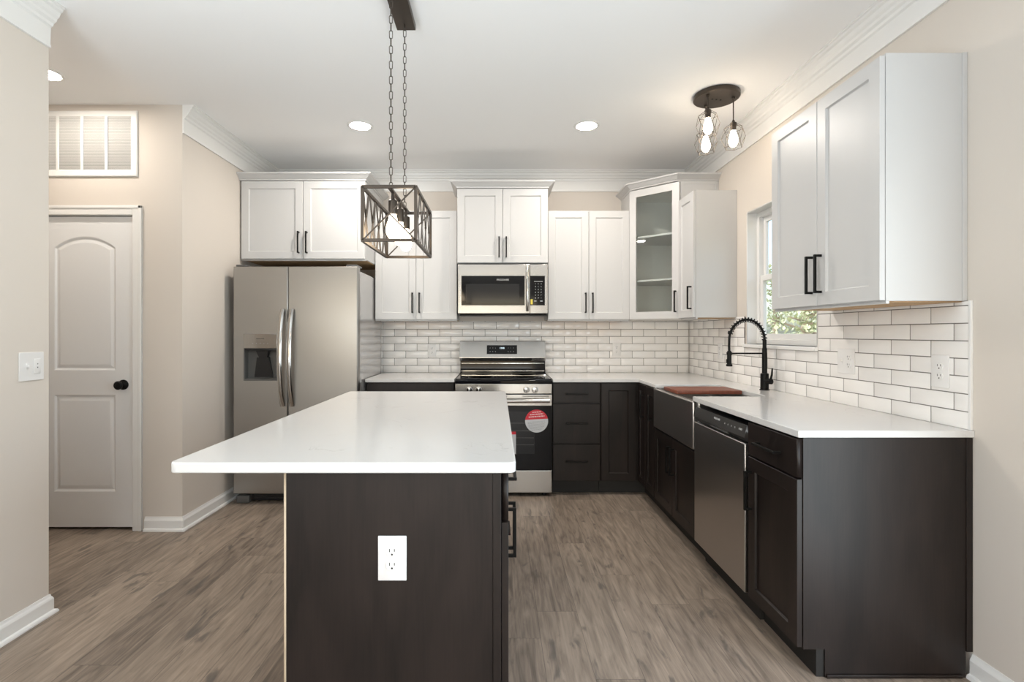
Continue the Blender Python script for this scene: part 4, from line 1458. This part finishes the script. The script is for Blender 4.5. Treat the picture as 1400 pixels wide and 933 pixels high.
for y in (-0.150, 0.0, 0.150):
    sck = MB()
    sck.lathe([(0.0, 0.0), (0.0175, 0.0), (0.0185, 0.003), (0.0185, 0.056), (0.008, 0.062), (0.006, 0.094), (0.0, 0.094)], (0, y, PZ1 - 0.094), n=20)
    so = sck.build('socket', 'bronze', pd, 'dark bulb socket')
    MB().lathe(BULB, (0, y, PZ1 - 0.094 - 0.106)).build('bulb', 'bulbglass', so, 'glowing teardrop filament bulb')

# ------------------------------------------------------------------ three light ceiling fixture over the sink
fm = thing('ceiling_fixture', 'bronze round ceiling fixture with three wire cage pendants above sink', 'ceiling light', (1.362, 3.160, 0))
MB().lathe([(0.0, ZC - 0.0005), (0.134, ZC - 0.0005), (0.136, ZC - 0.004), (0.136, ZC - 0.026), (0.130, ZC - 0.030), (0.0, ZC - 0.030)], n=48).build('canopy', 'bronze', fm, 'round bronze ceiling plate')
b = MB()
for k in range(3):
    b.lathe([(0.006, -0.001), (0.006, -0.003), (0, -0.0035)], ((k - 1) * 0.028, (k - 1) * 0.006, ZC - 0.0295), n=12)
b.build('screw', 'black', fm, 'dark canopy screws')
for (x, y, zt) in ((-0.078, -0.060, 2.655), (0.092, -0.028, 2.590), (-0.030, 0.088, 2.600)):
    b = MB()
    b.lathe([(0.0, zt), (0.004, zt), (0.0045, zt - 0.004), (0.0045, zt - 0.01)], (x, y, 0), n=10)
    b.cyl((x, y, zt - 0.002), (x, y, ZC - 0.029), 0.0035, n=10)
    b.lathe([(0.010, ZC - 0.029), (0.010, ZC - 0.038), (0.004, ZC - 0.046)], (x, y, 0), n=14)
    b.build('stem', 'bronze', fm)
    b = MB()
    b.lathe([(0.0, zt + 0.006), (0.006, zt + 0.004), (0.010, zt - 0.008), (0.019, zt - 0.014), (0.019, zt - 0.034), (0.0165, zt - 0.038), (0.0165, zt - 0.062), (0.0, zt - 0.062)], (x, y, 0), n=20)
    so = b.build('socket', 'bronze', fm, 'bronze bulb socket')
    b = MB()
    b.lathe([(r_ * 0.92, h_ - 0.0) for r_, h_ in BULB], (x, y, zt - 0.062 - 0.100))
    b.build('bulb', 'bulbglass2', so, 'glowing clear bulb')
    # geometric wire cage
    b = MB()
    lev = [(zt - 0.020, 0.018, 0), (zt - 0.050, 0.058, 0), (zt - 0.105, 0.068, 0.5), (zt - 0.165, 0.052, 0)]
    nseg = 6
    V = [[Vector((x + r_ * math.cos(2 * math.pi * (k + o) / nseg), y + r_ * math.sin(2 * math.pi * (k + o) / nseg), z)) for k in range(nseg)] for z, r_, o in lev]
    seg = []
    for k in range(nseg):
        seg.append((V[0][k], V[1][k]))
        seg.append((V[1][k], V[1][(k + 1) % nseg]))
        seg.append((V[1][k], V[2][k]))
        seg.append((V[1][(k + 1) % nseg], V[2][k]))
        seg.append((V[2][k], V[3][k]))
        seg.append((V[2][k], V[3][(k + 1) % nseg]))
        seg.append((V[3][k], V[3][(k + 1) % nseg]))
    for p_, q_ in seg:
        b.cyl(p_, q_, 0.0013, n=5)
    b.build('wire_cage', 'bronze', so, 'thin faceted wire cage shade')
